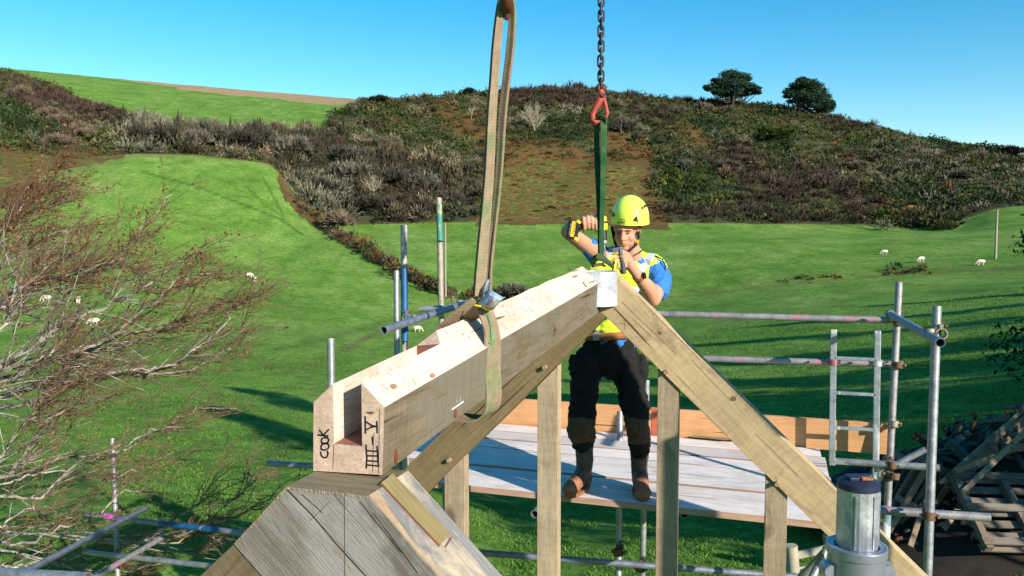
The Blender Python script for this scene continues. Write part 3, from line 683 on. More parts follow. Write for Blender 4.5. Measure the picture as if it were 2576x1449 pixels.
# --- far rafter couple with studs
Yt = pt(1530, 790, 4.12).y
def tf(x, y): return onp(x, y, 1, Yt)
truss = thing('far_rafter_pair', 'tan oak rafters meeting in an A below the man, pegged to upright studs', 'rafters', tf(1525, 798))
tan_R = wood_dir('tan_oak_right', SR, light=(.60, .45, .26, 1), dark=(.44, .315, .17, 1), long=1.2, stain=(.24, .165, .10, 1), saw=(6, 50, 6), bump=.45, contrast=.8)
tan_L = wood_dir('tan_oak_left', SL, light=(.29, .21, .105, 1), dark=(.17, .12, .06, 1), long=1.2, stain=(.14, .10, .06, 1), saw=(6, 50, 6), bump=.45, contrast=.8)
lo0, lo1 = tf(1525, 798), tf(2098, 1364); up0, up1 = tf(1557, 699), tf(2324, 1449)
ld = (lo1 - lo0).normalized(); ud = (up1 - up0).normalized()
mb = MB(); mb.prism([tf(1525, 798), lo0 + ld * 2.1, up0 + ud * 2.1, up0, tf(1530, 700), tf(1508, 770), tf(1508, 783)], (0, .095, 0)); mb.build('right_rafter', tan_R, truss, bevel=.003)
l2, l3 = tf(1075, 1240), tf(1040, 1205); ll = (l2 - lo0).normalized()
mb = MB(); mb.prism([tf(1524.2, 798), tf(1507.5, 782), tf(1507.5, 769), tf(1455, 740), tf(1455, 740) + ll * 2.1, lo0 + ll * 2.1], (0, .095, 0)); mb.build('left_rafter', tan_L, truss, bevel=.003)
stud_m = wood_dir('oak_stud', Vector((0, 0, 1)), light=(.52, .40, .27, 1), dark=(.34, .25, .16, 1), long=1.6, stain=(.17, .12, .075, 1), saw=(9, 40, 9), bump=.5, knots=1.7)
def stud(x0, x1, ytop0, ytop1, th):
    a, b = tf(x0, ytop0), tf(x1, ytop1); zb = 1.1
    mb = MB(); mb.prism([a, Vector((a.x, Yt, zb)), Vector((b.x, Yt, zb)), b], (0, th, 0)); o = mb.build('stud', stud_m, truss, bevel=.002)
    return o
Yt_s = Yt; Yt = Yt_s + .012
stud(1352, 1404, 972, 919, .07); stud(1655, 1707, 928, 979, .08); stud(1925, 1981, 1195, 1250, .08); stud(1118, 1168, 1198, 1148, .07)
Yt = Yt_s
peg_m = wood_dir('oak_peg', Vector((0, 1, 0)), light=(.55, .36, .2, 1), dark=(.3, .18, .1, 1), long=3, bump=.2)
for (x, y) in ((1372, 923), (1677, 935), (1955, 1215), (1132, 1156)):
    c = tf(x, y); mb = MB(); mb.sweep([c + Vector((0, .02, 0)), c - Vector((0, .028, 0))], .0115, 10); mb.build('peg', peg_m, truss, smooth=True, angle=50)
# --- wall-plate ring (white steel collar) at the apex
rc = pt(1499, 682, 4.12); white_st = steel('white_galvanised', (196, 200, 208), patches=(182, 188, 198), metal=.3, rough=.35)
white_st.node_tree.nodes['Principled BSDF'].inputs['Metallic'].default_value = .1
mb = MB(); z1 = rc.z; z0 = z1 - .178; mb.pipe(Vector((rc.x, rc.y + .02, z0)), Vector((rc.x, rc.y + .02, z1)), .112, .006, 40)
rg = mb.build('steel_collar', white_st, None, smooth=True, origin=(rc.x, rc.y, z0), angle=40); tag(rg, 'pale galvanised steel collar at the far end of the ridge beam', 'collar')

# ------------------------------------------------------------------ scaffold
GALV = steel('galvanised_tube', (168, 170, 172), rough=.45, metal=.55)
GALV_P = steel('galvanised_tube_pinkish', (165, 160, 162), patches=(178, 132, 140), amount=.44, rough=.5, metal=.4)
GALV_B = steel('tube_blue_paint', (185, 180, 172), patches=(22, 92, 140), amount=.5, rough=.5, metal=.2)
GALV_G = steel('tube_green_paint', (178, 165, 148), patches=(120, 112, 100), amount=.46, rough=.6, metal=.2, rust=(150, 128, 96))
GALV_D = steel('tube_blue_grey', (146, 151, 166), rough=.4, metal=.5)
RUSTY = steel('rusty_coupler', (120, 92, 70), rust=(110, 58, 28), rough=.7, metal=.3)
ZINC = steel('zinc_coupler', (165, 160, 145), rust=(130, 110, 80), rough=.5, metal=.5)
PINKP = steel('pink_painted_coupler', (165, 95, 105), rough=.6, metal=.1); TEAL = steel('teal_coupler', (120, 150, 155), patches=(190, 195, 195), rough=.55, metal=.3)
TR_ = .02415
def tube(p, q, mat, label, group=None, r=TR_, name='scaffold_tube'):
    p, q = Vector(p), Vector(q); mb = MB(); mb.pipe(p, q, r)
    o = mb.build(name, mat, None, smooth=True, origin=(p + q) / 2, angle=50); return tag(o, label, 'scaffold tube', group)
def coupler(c, a1, a2, mat, label, off=.026, group=None):
    """right-angle coupler: two split bands back to back with their swing bolts"""
    c = Vector(c); a1 = Vector(a1).normalized(); a2 = Vector(a2).normalized(); n_ = a1.cross(a2).normalized()
    root = thing('scaffold_coupler', label, 'coupler', c, group)
    for a, s_, o2 in ((a1, -1, a2), (a2, 1, a1)):
        k = c + n_ * off * s_; mb = MB(); mb.pipe(k - a * .022, k + a * .022, TR_ + .0085, .008, 16)
        mb.box(k + o2 * (TR_ + .018), (.02, .02, .02), Matrix((a, n_, a.cross(n_))).transposed())
        mb.box(k - o2 * (TR_ + .014), (.016, .018, .018), Matrix((a, n_, a.cross(n_))).transposed())
        mb.build('band', mat, root, smooth=True)
        mb = MB(); b0 = k + o2 * (TR_ + .02); mb.sweep([b0 - n_ * .03, b0 + n_ * .035], .0065, 6); mb.sweep([b0 + n_ * .02, b0 + n_ * .033], .011, 6); mb.build('bolt', RUSTY if mat is not RUSTY else ZINC, root)
    return root
zdeck = onp(1450, 1243, 2, 0).z
zdeck = pt(1500, 1250, 4.78).z
Yd = onp(1550, 1262, 2, zdeck).y
def deckp(x, y): return onp(x, y, 2, zdeck)
xl, xr = deckp(1090, 1215).x - .02, deckp(2113, 1215).x
Ybk = deckp(1750, 1104).y
XL0 = xl
board_m = wood('scaffold_board', (.86, .78, .72, 1), (.64, .55, .49, 1), rot=(0, 0, R_(90)), long=1.2, stain=(.58, .40, .33, 1), grey=(.74, .68, .65, 1), bump=.5, contrast=.9)
board_e = wood('scaffold_board_edge', (.52, .34, .25, 1), (.34, .21, .15, 1), rot=(0, 0, R_(90)), long=1.2, bump=.3)
deck = thing('scaffold_deck', 'pale weathered board platform the man stands on', 'platform', (0, Yd, zdeck))
nb = 7; bw = (Ybk - Yd) / nb
for k in range(nb):
    y0 = Yd + k * bw + .005; y1 = Yd + (k + 1) * bw - (.010 if k != 1 else .034); mb = MB(); dz = random.uniform(-.005, .003)
    x0 = xl + random.uniform(-.03, .03) + (0 if k < 2 else -.4 - .1 * k); x1 = xr + random.uniform(-.015, .015) + k * -.012 + (.05 if k == 1 else 0)
    a = random.uniform(-.002, .002)
    mb.cm = 0; P = [(x0, y0, 0), (x1, y0, a), (x1, y1, a), (x0, y1, 0)]
    vs = [Vector(p) + Vector((0, 0, zdeck + dz)) for p in P]; ws = [v - Vector((0, 0, .038)) for v in vs]
    mb.add(vs + ws, [(0, 1, 2, 3), (7, 6, 5, 4)]); mb.cm = 1; mb.add(vs + ws, [(4, 5, 1, 0), (5, 6, 2, 1), (6, 7, 3, 2), (7, 4, 0, 3)])
    mb.build('board', [board_m, board_e], deck, bevel=.002)
# toe boards on edge behind the deck
Yto = Ybk + .02
def tb(x, y): return onp(x, y, 1, Yto)
toe_m = wood('toe_board_orange', (.66, .36, .17, 1), (.52, .26, .11, 1), rot=(0, 0, R_(90)), long=1.0, bump=.25, contrast=.7, knots=1.3)
toe_r = simple('toe_board_red', S((178, 92, 66)), .8, var=.12)
zt_ = tb(1750, 1034).z; 
mb = MB(); x0, x1, x2, x3 = tb(1200, 1000).x - .2, tb(1640, 1026).x, tb(1705, 1030).x, tb(2243, 1068).x
tbz = zt_; mb.box(((x0 + x3) / 2, Yto + .019, tbz - .1125), (x3 - x0, .038, .225)); toe = mb.build('toe_board', toe_m, None, bevel=.002, origin=(x1, Yto, tbz - .2))
tag(toe, 'orange-brown board standing on edge along the back of the platform', 'toe board')
mb = MB(); mb.box(((x1 + x2) / 2, Yto - .0015, tbz - .1125), (x2 - x1, .003, .2245)); mb.build('red_patch', toe_r, toe)
# rails along the back
Yr = Yto + .09
def yr(x, y, Y=None): return onp(x, y, 1, Yr if Y is None else Y)
r1a, r1b = yr(1640, 789), yr(2245, 806); r2a, r2b = yr(1700, 903), yr(2272, 917)
for a in (r1a, r1b): a.z = (r1a.z + r1b.z) / 2
zr1 = (yr(1700, 791).z + yr(2235, 805).z) / 2; zr2 = (yr(1790, 905).z + yr(2270, 917).z) / 2
XR = yr(2272, 917).x
tube((yr(1560, 790).x, Yr, yr(1690, 791).z), (yr(2240, 806).x, Yr, yr(2235, 805).z), GALV_P, 'upper guard rail behind the man, running right from the rafter')
tube((yr(1640, 900).x, Yr, yr(1790, 905).z), (XR, Yr, yr(2270, 917).z), GALV_P, 'lower guard rail behind the platform, carrying the ladder clamps')
# right corner standards
ys1 = Yr + .055
s1t, s1b = pt(2262, 710, 5.7), pt(2229, 1345, 5.62); s1b2 = s1b + (s1b - s1t) * .75
tube(s1b2, s1t, GALV_P, 'corner upright behind the ladder, pink stained, second from the right')
s2t, s2b = pt(2357, 771, 4.45), pt(2333, 1449, 4.35); s2b2 = s2b + (s2b - s2t) * .9
tube(s2b2, s2t, GALV, 'rightmost clean grey scaffold upright')
e0, e1 = pt(2238, 790, 5.62), pt(2366, 862, 4.1)
tube(e1, e0, GALV_D, 'short bluish tube pointing at the camera across the two right uprights')
mb = MB(); ed = (e1 - e0).normalized(); mb.pipe(e0 - ed * .03, e0 + ed * .06, .031, .006, 18); tag(mb.build('end_fitting', ZINC, None, smooth=True, origin=e0), 'round end fitting where bluish tube meets the guard rail', 'fitting')
U_ = Vector((0, 0, 1)); X_ = Vector((1, 0, 0))
coupler(pt(2258, 810, 5.68), (s1t - s1b), X_, RUSTY, 'rusty coupler at the back right corner just under the bluish tube')
coupler(pt(2352, 838, 4.42), (s2t - s2b), ed, ZINC, 'zinc coupler with long bolts on the rightmost upright', off=.03)
coupler(pt(2258, 918, 5.66), (s1t - s1b), X_, RUSTY, 'brown rusty coupler joining lower guard rail and corner upright')
# toe-board clip, low tubes at the right
coupler(pt(2247, 1065, 5.65), (s1t - s1b), X_, ZINC, 'pale coupler at the right end of the toe board')
tube(pt(2100, 1160, 5.75), pt(2364, 1177, 5.45), GALV, 'short horizontal tube right of the ladder foot, level with the deck')
coupler(pt(2243, 1168, 5.6), (s1t - s1b), X_, RUSTY, 'rusty coupler on the corner upright at deck level')
coupler(pt(2240, 1196, 5.6), (s1t - s1b), Vector((.3, 1, 0)), RUSTY, 'rusty coupler just below deck level on the corner upright')
tube(pt(2190, 1202, 6.0), pt(2328, 1130, 5.9), GALV, 'short brace end slanting up behind the rightmost upright')
tube(pt(2120, 1281, 4.9), pt(2326, 1289, 4.55), GALV, 'grey tube end meeting the rightmost upright from the left')
tube(pt(2200, 1283, 4.62), pt(2491, 1302, 4.45), GALV_P, 'red-tinged tube poking out right of the rightmost upright')
coupler(pt(2335, 1295, 4.40), (s2t - s2b), X_, RUSTY, 'rusty coupler low on the rightmost upright')
mb = MB(); c = pt(2228, 1315, 5.55); root = thing('sleeve_coupler', 'teal and white bolted sleeve low on the corner upright', 'coupler', c)
dvec = (s1t - s1b).normalized(); mb.pipe(c - dvec * .11, c + dvec * .11, .034, .008, 16); mb.build('sleeve', TEAL, root, smooth=True)
for q in (-.07, -.02, .03, .08):
    mb = MB(); k = c + dvec * q - X_ * .035 - Vector((0, .03, 0)); mb.sweep([k, k - Vector((0, .03, 0))], .012, 6); mb.build('bolt', RUSTY, root)
# lower tubes and standards
tube(pt(1560, 1035, 6.15), pt(1556, 1449, 5.6) + Vector((0, 0, -1.2)), GALV, 'upright behind the man between his boots')
tube(pt(1627, 956, 6.35), pt(1611, 1449, 6.2) + Vector((0, 0, -1.4)), GALV, 'upright just right of the man showing below the platform')
tube(pt(1180, 1388, 5.9), pt(2110, 1460, 5.6), GALV_D, 'long shaded tube crossing below the platform behind the studs')
coupler(pt(1612, 1427, 5.95), U_, X_, RUSTY, 'rusty coupler under the platform right of the middle stud')
coupler(pt(1557, 1385, 5.6), U_, X_, RUSTY, 'dark coupler under the platform left of the middle stud', off=.03)
for (x, y) in ((1345, 1262), (1722, 1292)):
    a = pt(x, y, 4.66); a.z = zdeck - .038 - .026; tube(a, a + Vector((0, 2.1, 0)), GALV, 'open-ended bearer tube under the platform, %s' % ('left of the man' if x < 1500 else 'right of the middle stud'))
tube(pt(2010, 1449, 5.2) - Vector((.35, 0, .5)), pt(2120, 1340, 5.0), GALV, 'brace tube slanting up behind the right stud')
tube(pt(2080, 1380, 4.9), pt(2020, 1500, 4.8), GALV, 'fat slanting tube beside the foreground prop') 
# ladder
ALU = steel('aluminium_ladder', (178, 184, 190), patches=(215, 218, 220), amount=.45, rough=.4, metal=.5)
Yl = Yto - .13
def lp(x, y): return onp(x, y, 1, Yl)
lt0, lb0, lt1, lb1 = lp(2097, 829), lp(2093, 1170), lp(2208, 832), lp(2200, 1345)
ladder = thing('ladder', 'silver aluminium ladder standing against the toe board at the right', 'ladder', lb0)
for a, b in ((lt0, lb0), (lt1, lb1)): mb = MB(); mb.bar(a, b, .042, .026, (0, 1, 0)); mb.build('stile', ALU, ladder, bevel=.004)
for ya, yb in ((900, 905), (988, 993), (1076, 1081), (1163, 1170)):
    mb = MB(); mb.bar(lp(2100, ya), lp(2203, yb), .022, .026, (0, 1, 0)); mb.build('rung', ALU, ladder, bevel=.003)
coupler(lp(2096, 911) + Vector((0, .04, 0)), U_, X_, PINKP, 'pink painted clamp holding the left ladder stile')
coupler(lp(2208, 913) + Vector((0, .04, 0)), U_, X_, TEAL, 'pale teal clamp holding the right ladder stile')
# left side standards and rail
tube(pt(832, 851, 5.2), pt(840, 1449, 5.0) + Vector((0, 0, -.8)), GALV, 'short grey upright left of the ridge beam, lit top')
tube(pt(997, 681, 6.9), pt(1001, 1200, 6.6) + Vector((0, 0, -1)), GALV, 'thin grey upright beside the blue one')
bt, bb = pt(1016, 567, 5.7), pt(1021, 1200, 5.4)
def paint_sleeve(parent, p, q, mat, name='paint_coat'):
    mb = MB(); mb.pipe(p, q, TR_ + .0006, .0012, 20); o = mb.build(name, mat, parent, smooth=True, angle=50); return o
BLUEP = steel('chipped_blue_paint', (24, 92, 142), patches=(160, 150, 140), amount=.34, rough=.5, metal=.1); GREENP = steel('chipped_green_paint', (70, 150, 128), patches=(170, 150, 120), amount=.47, rough=.6, metal=.1)
tb_ = tube(bt, bb + Vector((0, 0, -1)), steel('speckled_tube', (190, 180, 170), rust=(150, 128, 110), rough=.55, metal=.3), 'upright with blue paint on its middle')
bdv = (bb - bt); paint_sleeve(tb_, bt + bdv * .175, bt + bdv * .40, BLUEP); paint_sleeve(tb_, bt + bdv * .42, bt + bdv * .475, BLUEP)
gt_, gb_ = pt(1104, 498, 6.8), pt(1122, 1100, 6.4)
tg_ = tube(gt_, gb_ + Vector((0, 0, -1)), GALV_G, 'tallest left upright, rust brown with green paint'); gdv = gb_ - gt_; paint_sleeve(tg_, gt_ + gdv * .03, gt_ + gdv * .19, GREENP)
l0, l1 = pt(965, 831, 4.75), pt(1175, 762, 6.3); ldn = (l1 - l0).normalized()
tube(l0, l1, GALV_D, 'tube pointing left toward the camera, clamped to the blue upright')
tube(pt(1056, 777, 6.55), pt(1195, 773, 6.5), GALV, 'short tube end behind the left clamped tube')
coupler(pt(1035, 801, 5.45), U_, ldn, ZINC, 'coupler clamping the left rail tube to the blue upright', off=.03)
coupler(pt(1150, 762, 6.35), U_, ldn, ZINC, 'coupler beside the brown upright under the webbing sling', off=.03)
# lower left lift
tube(pt(283, 1103, 7.9), pt(297, 1449, 7.4) + Vector((0, 0, -.9)), GALV_P, 'upright in front of the bare tree at lower left')
tube(pt(218, 1294, 7.6), pt(700, 1352, 6.6), GALV_D, 'blue painted ledger at lower left, end marked pink')
paint_sleeve(bpy.data.objects['scaffold_tube.%03d' % max(int(o.name.split('.')[-1]) for o in bpy.data.objects if o.name.startswith('scaffold_tube.'))], pt(218, 1294, 7.6).lerp(pt(700, 1352, 6.6), .42), pt(218, 1294, 7.6).lerp(pt(700, 1352, 6.6), .72), BLUEP)
tube(pt(212, 1389, 7.4), pt(640, 1436, 6.5), GALV, 'grey ledger below the blue painted one at lower left')
tube(pt(365, 1280, 7.4), pt(20, 1462, 5.2), GALV_D, 'dark indigo brace slanting down to the lower left corner')
tube(pt(412, 1350, 7.6), pt(190, 1480, 6.2), GALV_P, 'pink tinged brace slanting behind the lower ledger')
tube(pt(672, 1166, 6.6), pt(900, 1178, 6.5), GALV_P, 'pink stained tube end left of the ridge beam')
tube(pt(-60, 1440, 3.2), pt(220, 1456, 3.0), GALV, 'bright tube just inside the bottom left corner')
mp = simple('magenta_paint', S((190, 90, 180)), .6)
mb = MB(); c = pt(276, 1300, 7.45); mb.pipe(c - X_ * .05, c + X_ * .06, .0275, .003, 16); tag(mb.build('paint_band', mp, None, smooth=True, origin=c), 'magenta sprayed band round the blue ledger at lower left', 'paint mark')
coupler(pt(290, 1300, 7.55), U_, X_, RUSTY, 'coupler joining the lower left upright and blue ledger')
coupler(pt(292, 1396, 7.4), U_, X_, ZINC, 'coupler joining the lower left upright and grey ledger')

# ------------------------------------------------------------------ foreground prop (bottom right)
PROP = steel('prop_aluminium', (205, 207, 212), patches=(150, 154, 164), amount=.5, rough=.36, metal=.65)
DKCAP = simple('dark_cap', S((38, 42, 62)), .45, var=.2)
pc = pt(2157, 1310, 1.5); prop = thing('steel_prop', 'faceted aluminium prop head with dark cap at the bottom right', 'prop', pc)
ztop = pt(2157, 1206, 1.5).z; rp = 50 / 2000 * 1.5
def facet(z0, z1, r0, r1, k, mb, wall=None):
    mb.sweep([Vector((pc.x, pc.y, z0)), Vector((pc.x, pc.y, z1))], [r0, r1], k)
mb = MB(); facet(ztop - .8, ztop - .012, rp, rp, 16, mb); mb.build('inner_tube', PROP, prop, bevel=.001)
mb = MB(); facet(ztop - .014, ztop - .002, rp + .0008, rp + .0008, 28, mb); facet(ztop - .002, ztop + .003, rp * .98, rp * .8, 28, mb); mb.build('cap', DKCAP, prop, smooth=True)
mb = MB(); mb.box((pc.x, pc.y - .002, ztop + .006), (.044, .030, .007), Matrix.Rotation(.3, 3, 'Z')); mb.build('cap_block', DKCAP, prop, bevel=.002)
rustw = simple('rust_core', S((150, 95, 70)), .9, var=.4, scale=220, bump=.8)
mb = MB(); mb.box((pc.x + .012, pc.y - .012, ztop + .008), (.022, .012, .006), Matrix.Rotation(.3, 3, 'Z')); mb.build('wood_core', rustw, prop, bevel=.002)
zc = pt(2157, 1372, 1.5).z; rc2 = 69 / 2000 * 1.5
mb = MB(); mb.pipe(Vector((pc.x, pc.y, zc - .7)), Vector((pc.x, pc.y, zc)), rc2, rc2 - rp - .003, 40); mb.build('outer_tube', PROP, prop, smooth=True)
mb = MB(); mb.pipe(Vector((pc.x, pc.y, zc - .016)), Vector((pc.x, pc.y, zc + .001)), rc2 + .0025, .005, 40); mb.build('lip', PROP, prop, smooth=True, bevel=.001)
for sx_ in (1, -1):
    mb = MB(); c = Vector((pc.x, pc.y, zc - .045)) + RT * sx_ * (rc2 + .002); mb.sweep([c - F0 * .02, c - F0 * .0, c + F0 * .012], [.013, .015, .012], 12); mb.build('lug', PROP, prop, smooth=True)
for an in (0.4, 1.3, -.5):
    mb = MB(); d_ = (-F0 * math.cos(an) + RT * math.sin(an)) * (rp + .0006); mb.bar(Vector((pc.x, pc.y, ztop - .02)) + d_, Vector((pc.x, pc.y, zc + .003)) + d_, .0022, .002, d_); mb.build('seam', ALU, prop)

# ------------------------------------------------------------------ soft shapes: solids fused into one skin
import mathutils.noise as mn
MANR = Matrix((RT, F0, Vector((0, 0, 1)))).transposed()
def blob(name, prims, voxel, parent, mats, amp=0, nscale=8, smooth_it=4, classify=None, origin=None, crease=None):
    mb = MB()
    for p in prims:
        if p[0] == 'e': mb.ball(p[1], p[2], 18, 12, p[3] if len(p) > 3 else MANR)
        else:
            pts = p[1]; rads = p[2]; fl_ = p[3] if len(p) > 3 else None
            n_ = len(pts); fp, fr = [], []
            for i in range(n_ - 1):
                for k in range(6):
                    t = k / 6; fp.append(Vector(pts[i]).lerp(Vector(pts[i + 1]), t)); fr.append(rads[i] * (1 - t) + rads[i + 1] * t)
            fp.append(Vector(pts[-1])); fr.append(rads[-1])
            mb.sweep(fp, fr, 14, True, fl_, refv=RT); 
            if not (fl_): mb.ball(fp[0], fr[0], 14, 8); mb.ball(fp[-1], fr[-1], 14, 8)
    me = bpy.data.meshes.new('tmp'); me.from_pydata([tuple(v) for v in mb.v], [], mb.f); ob = bpy.data.objects.new('tmp', me); COL.objects.link(ob)
    md = ob.modifiers.new('r', 'REMESH'); md.mode = 'VOXEL'; md.voxel_size = voxel; md.use_smooth_shade = True
    sm = ob.modifiers.new('s', 'SMOOTH'); sm.iterations = smooth_it; sm.factor = .5
    dg = bpy.context.evaluated_depsgraph_get(); dg.update()
    me2 = bpy.data.meshes.new_from_object(ob.evaluated_get(dg)); bpy.data.objects.remove(ob)
    n_ = len(me2.vertices); co = np.empty(n_ * 3, np.float32); me2.vertices.foreach_get('co', co); co = co.reshape(-1, 3)
    if amp:
        no = np.empty(n_ * 3, np.float32); me2.vertices.foreach_get('normal', no); no = no.reshape(-1, 3)
        f = np.array([mn.noise(Vector(c) * nscale) + .5 * mn.noise(Vector((c[0], c[1], c[2] * 2.2)) * nscale * 2.3) for c in co])
        co = co + no * (f * amp)[:, None]
    if classify is not None:
        me2.vertices.foreach_set('co', co.astype(np.float32).ravel()); me2.update()
        cs = np.empty(len(me2.polygons) * 3, np.float32); me2.polygons.foreach_get('center', cs); cs = cs.reshape(-1, 3)
        X_s, Y_s, _ = project(cs[:, 0], cs[:, 1], cs[:, 2]); idx = classify(X_s, Y_s, cs)
    o0 = wloc(parent) if parent is not None else Vector(origin or (0, 0, 0))
    co = co - np.array(o0)[None, :]; me2.vertices.foreach_set('co', co.astype(np.float32).ravel())
    while len(me2.materials): me2.materials.pop()
    for m_ in (mats if isinstance(mats, list) else [mats]): me2.materials.append(m_)
    me2.polygons.foreach_set('use_smooth', [True] * len(me2.polygons))
    if classify is not None: me2.polygons.foreach_set('material_index', idx.astype(np.int32))
    me2.update(); me2.name = name
    o = bpy.data.objects.new(name, me2); COL.objects.link(o)
    if parent is not None: o.parent = parent
    else: o.location = o0
    return o

# ------------------------------------------------------------------ the man
def cloth(name, c, rough=.85, var=.2, sc=60, bump=.3, sheen=0):
    M = Mat(name, rough, 0, .2); v = M.coord(); n = M.noise(v, sc, 4); n2 = M.noise(v, 9, 4, .6)
    a = tuple(x * (1 - var) for x in c[:3]) + (1,); b = tuple(min(1, x * (1 + var)) for x in c[:3]) + (1,)
    cc = M.mix(.5, M.ramp(n2, [(.35, a), (.65, b)]), M.ramp(n, [(.3, a), (.7, b)])); M.col(cc); M.bump(M.mul(M.mul(n2, 3), n, 'ADD'), bump, .004); return M.m
skin = cloth('skin', (.56, .27, .17), .5, .14, 30, .1); skin.node_tree.nodes['Principled BSDF'].inputs['Subsurface Weight'].default_value = .08
blue = cloth('blue_cotton', (.035, .17, .50), .85, .15); hivis = cloth('hi_vis_yellow', (.72, .86, .05), .7, .1, 50, .4); refl = cloth('reflective_tape', (.42, .45, .47), .45, .1)
blackc = cloth('black_trousers', (.014, .013, .013), .95, .4, 40, .8); mud = cloth('muddy_cloth', (.10, .055, .035), .95, .4, 30, .8)
boot = cloth('rubber_boot', (.11, .075, .055), .5, .4, 25, .4); bootmud = cloth('boot_mud', (.30, .13, .065), .95, .35, 40, .9)
leather = cloth('leather', (.30, .11, .04), .6, .3, 20, .3); blk = simple('black_plastic', (.015, .015, .017, 1), .45, var=.3); yel = simple('tool_yellow', (.85, .50, .02, 1), .45, var=.08)
wht = simple('eye_white', (.7, .66, .62, 1), .4, var=.05); hair = cloth('brown_hair', (.09, .05, .025), .8, .3)
man = thing('person', 'man in lime helmet and hi-vis vest raising a cordless drill on the platform', 'person', pt(1530, 1250, 4.82))
P = pt
Hc = P(1574, 581, 4.80); hd = (P(1557, 600, 4.60) - P(1574, 581, 4.80)).normalized()
hx = hd.cross(Vector((0, 0, 1))).normalized() * -1; hx = Vector((RT.x, RT.y, 0)) if False else hd.cross(Vector((0, 0, 1))).normalized()
hu = hx.cross(hd).normalized()
if hx.dot(RT) < 0: hx = -hx
hu = hx.cross(-hd).normalized()
if hu.z < 0: hu = -hu
HR = Matrix((hx, -hd, hu)).transposed()
def hp(x, f, u): return Hc + hx * x + hd * f + hu * u
prims = [('e', hp(0, -.01, .035), (.076, .094, .085), HR), ('e', hp(0, .022, -.035), (.060, .066, .072), HR), ('e', hp(0, .055, -.088), (.026, .024, .022), HR),
         ('c', [hp(0, .082, .012), hp(0, .098, -.010), hp(0, .106, -.028)], [.009, .012, .0145]), ('e', hp(0.011, .092, -.030), (.010, .012, .008), HR), ('e', hp(-.011, .092, -.030), (.010, .012, .008), HR),
         ('c', [hp(-.045, .068, .022), hp(0, .086, .026), hp(.045, .068, .022)], [.010, .012, .010]), ('e', hp(-.036, .055, -.030), (.024, .024, .024), HR), ('e', hp(.036, .055, -.030), (.024, .024, .024), HR),
         ('c', [hp(-.020, .078, -.056), hp(0, .086, -.054), hp(.020, .078, -.056)], [.007, .009, .007]), ('c', [hp(-.016, .077, -.068), hp(0, .083, -.068), hp(.016, .077, -.068)], [.007, .009, .007]),
         ('e', hp(.078, -.012, -.002), (.010, .020, .032), HR), ('e', hp(-.078, -.012, -.002), (.010, .020, .032), HR),
         ('c', [hp(0, -.02, -.06), P(1592, 650, 4.88)], [.058, .064]),
         ('e', P(1590, 690, 4.92), (.185, .10, .12)), ('e', P(1570, 760, 4.92), (.165, .10, .18)), ('e', P(1540, 860, 4.93), (.15, .10, .14)),
         ('c', [P(1650, 672, 4.88), P(1658, 715, 4.80), P(1643, 752, 4.68)], [.058, .052, .046]),
         ('c', [P(1643, 752, 4.68), P(1628, 722, 4.60), P(1603, 692, 4.50)], [.045, .046, .029], ),
         ('c', [P(1525, 655, 4.86), P(1475, 618, 4.88), P(1428, 583, 4.90)], [.060, .050, .044]),
         ('c', [P(1428, 583, 4.90), P(1440, 575, 4.80), P(1464, 560, 4.67)], [.044, .046, .030]),
         ('c', [P(1490, 890, 4.94), P(1470, 1050, 4.90), P(1470, 1170, 4.93)], [.08, .055, .034]), ('c', [P(1570, 890, 4.94), P(1600, 1050, 4.88), P(1608, 1175, 4.90)], [.08, .055, .034])]
# right hand closed round the drill handle
prims += [('e', P(1480, 555, 4.625), (.042, .020, .030)), ('c', [P(1464, 560, 4.67), P(1478, 556, 4.63)], [.029, .026])]
for i in range(4):
    x = 1466 + 10.2 * i; y_ = [2, -1, 0, 3][i]
    prims.append(('c', [P(x - 2, 556 + y_, 4.625), P(x, 545 + y_, 4.600), P(x + 2, 547 + y_, 4.555), P(x + 3, 560 + y_, 4.530), P(x + 4, 574 + y_, 4.545), P(x + 3, 579 + y_, 4.575)], [.0105, .0105, .0098, .009, .0085, .008]))
prims.append(('c', [P(1482, 562, 4.64), P(1496, 572, 4.62), P(1504, 570, 4.585)], [.012, .011, .0095]))
# left hand pinching the small tool
prims += [('e', P(1580, 662, 4.47), (.036, .020, .040)), ('c', [P(1603, 692, 4.50), P(1586, 668, 4.47)], [.029, .030])]
lf = [[(1574, 650), (1566, 638), (1552, 636), (1542, 640)], [(1572, 655), (1560, 647), (1546, 650), (1537, 658)], [(1573, 662), (1562, 658), (1555, 664), (1553, 674)], [(1576, 670), (1567, 669), (1561, 676), (1562, 684)]]
for k, f in enumerate(lf):
    prims.append(('c', [P(f[0][0], f[0][1], 4.465), P(f[1][0], f[1][1], 4.44), P(f[2][0], f[2][1], 4.425), P(f[3][0], f[3][1], 4.43)], [.0105, .0098, .0088, .0078]))
prims.append(('c', [P(1586, 652, 4.48), P(1578, 638, 4.47), P(1566, 631, 4.455)], [.012, .011, .009]))
body = blob('body', prims, .0042, man, [skin], smooth_it=3)
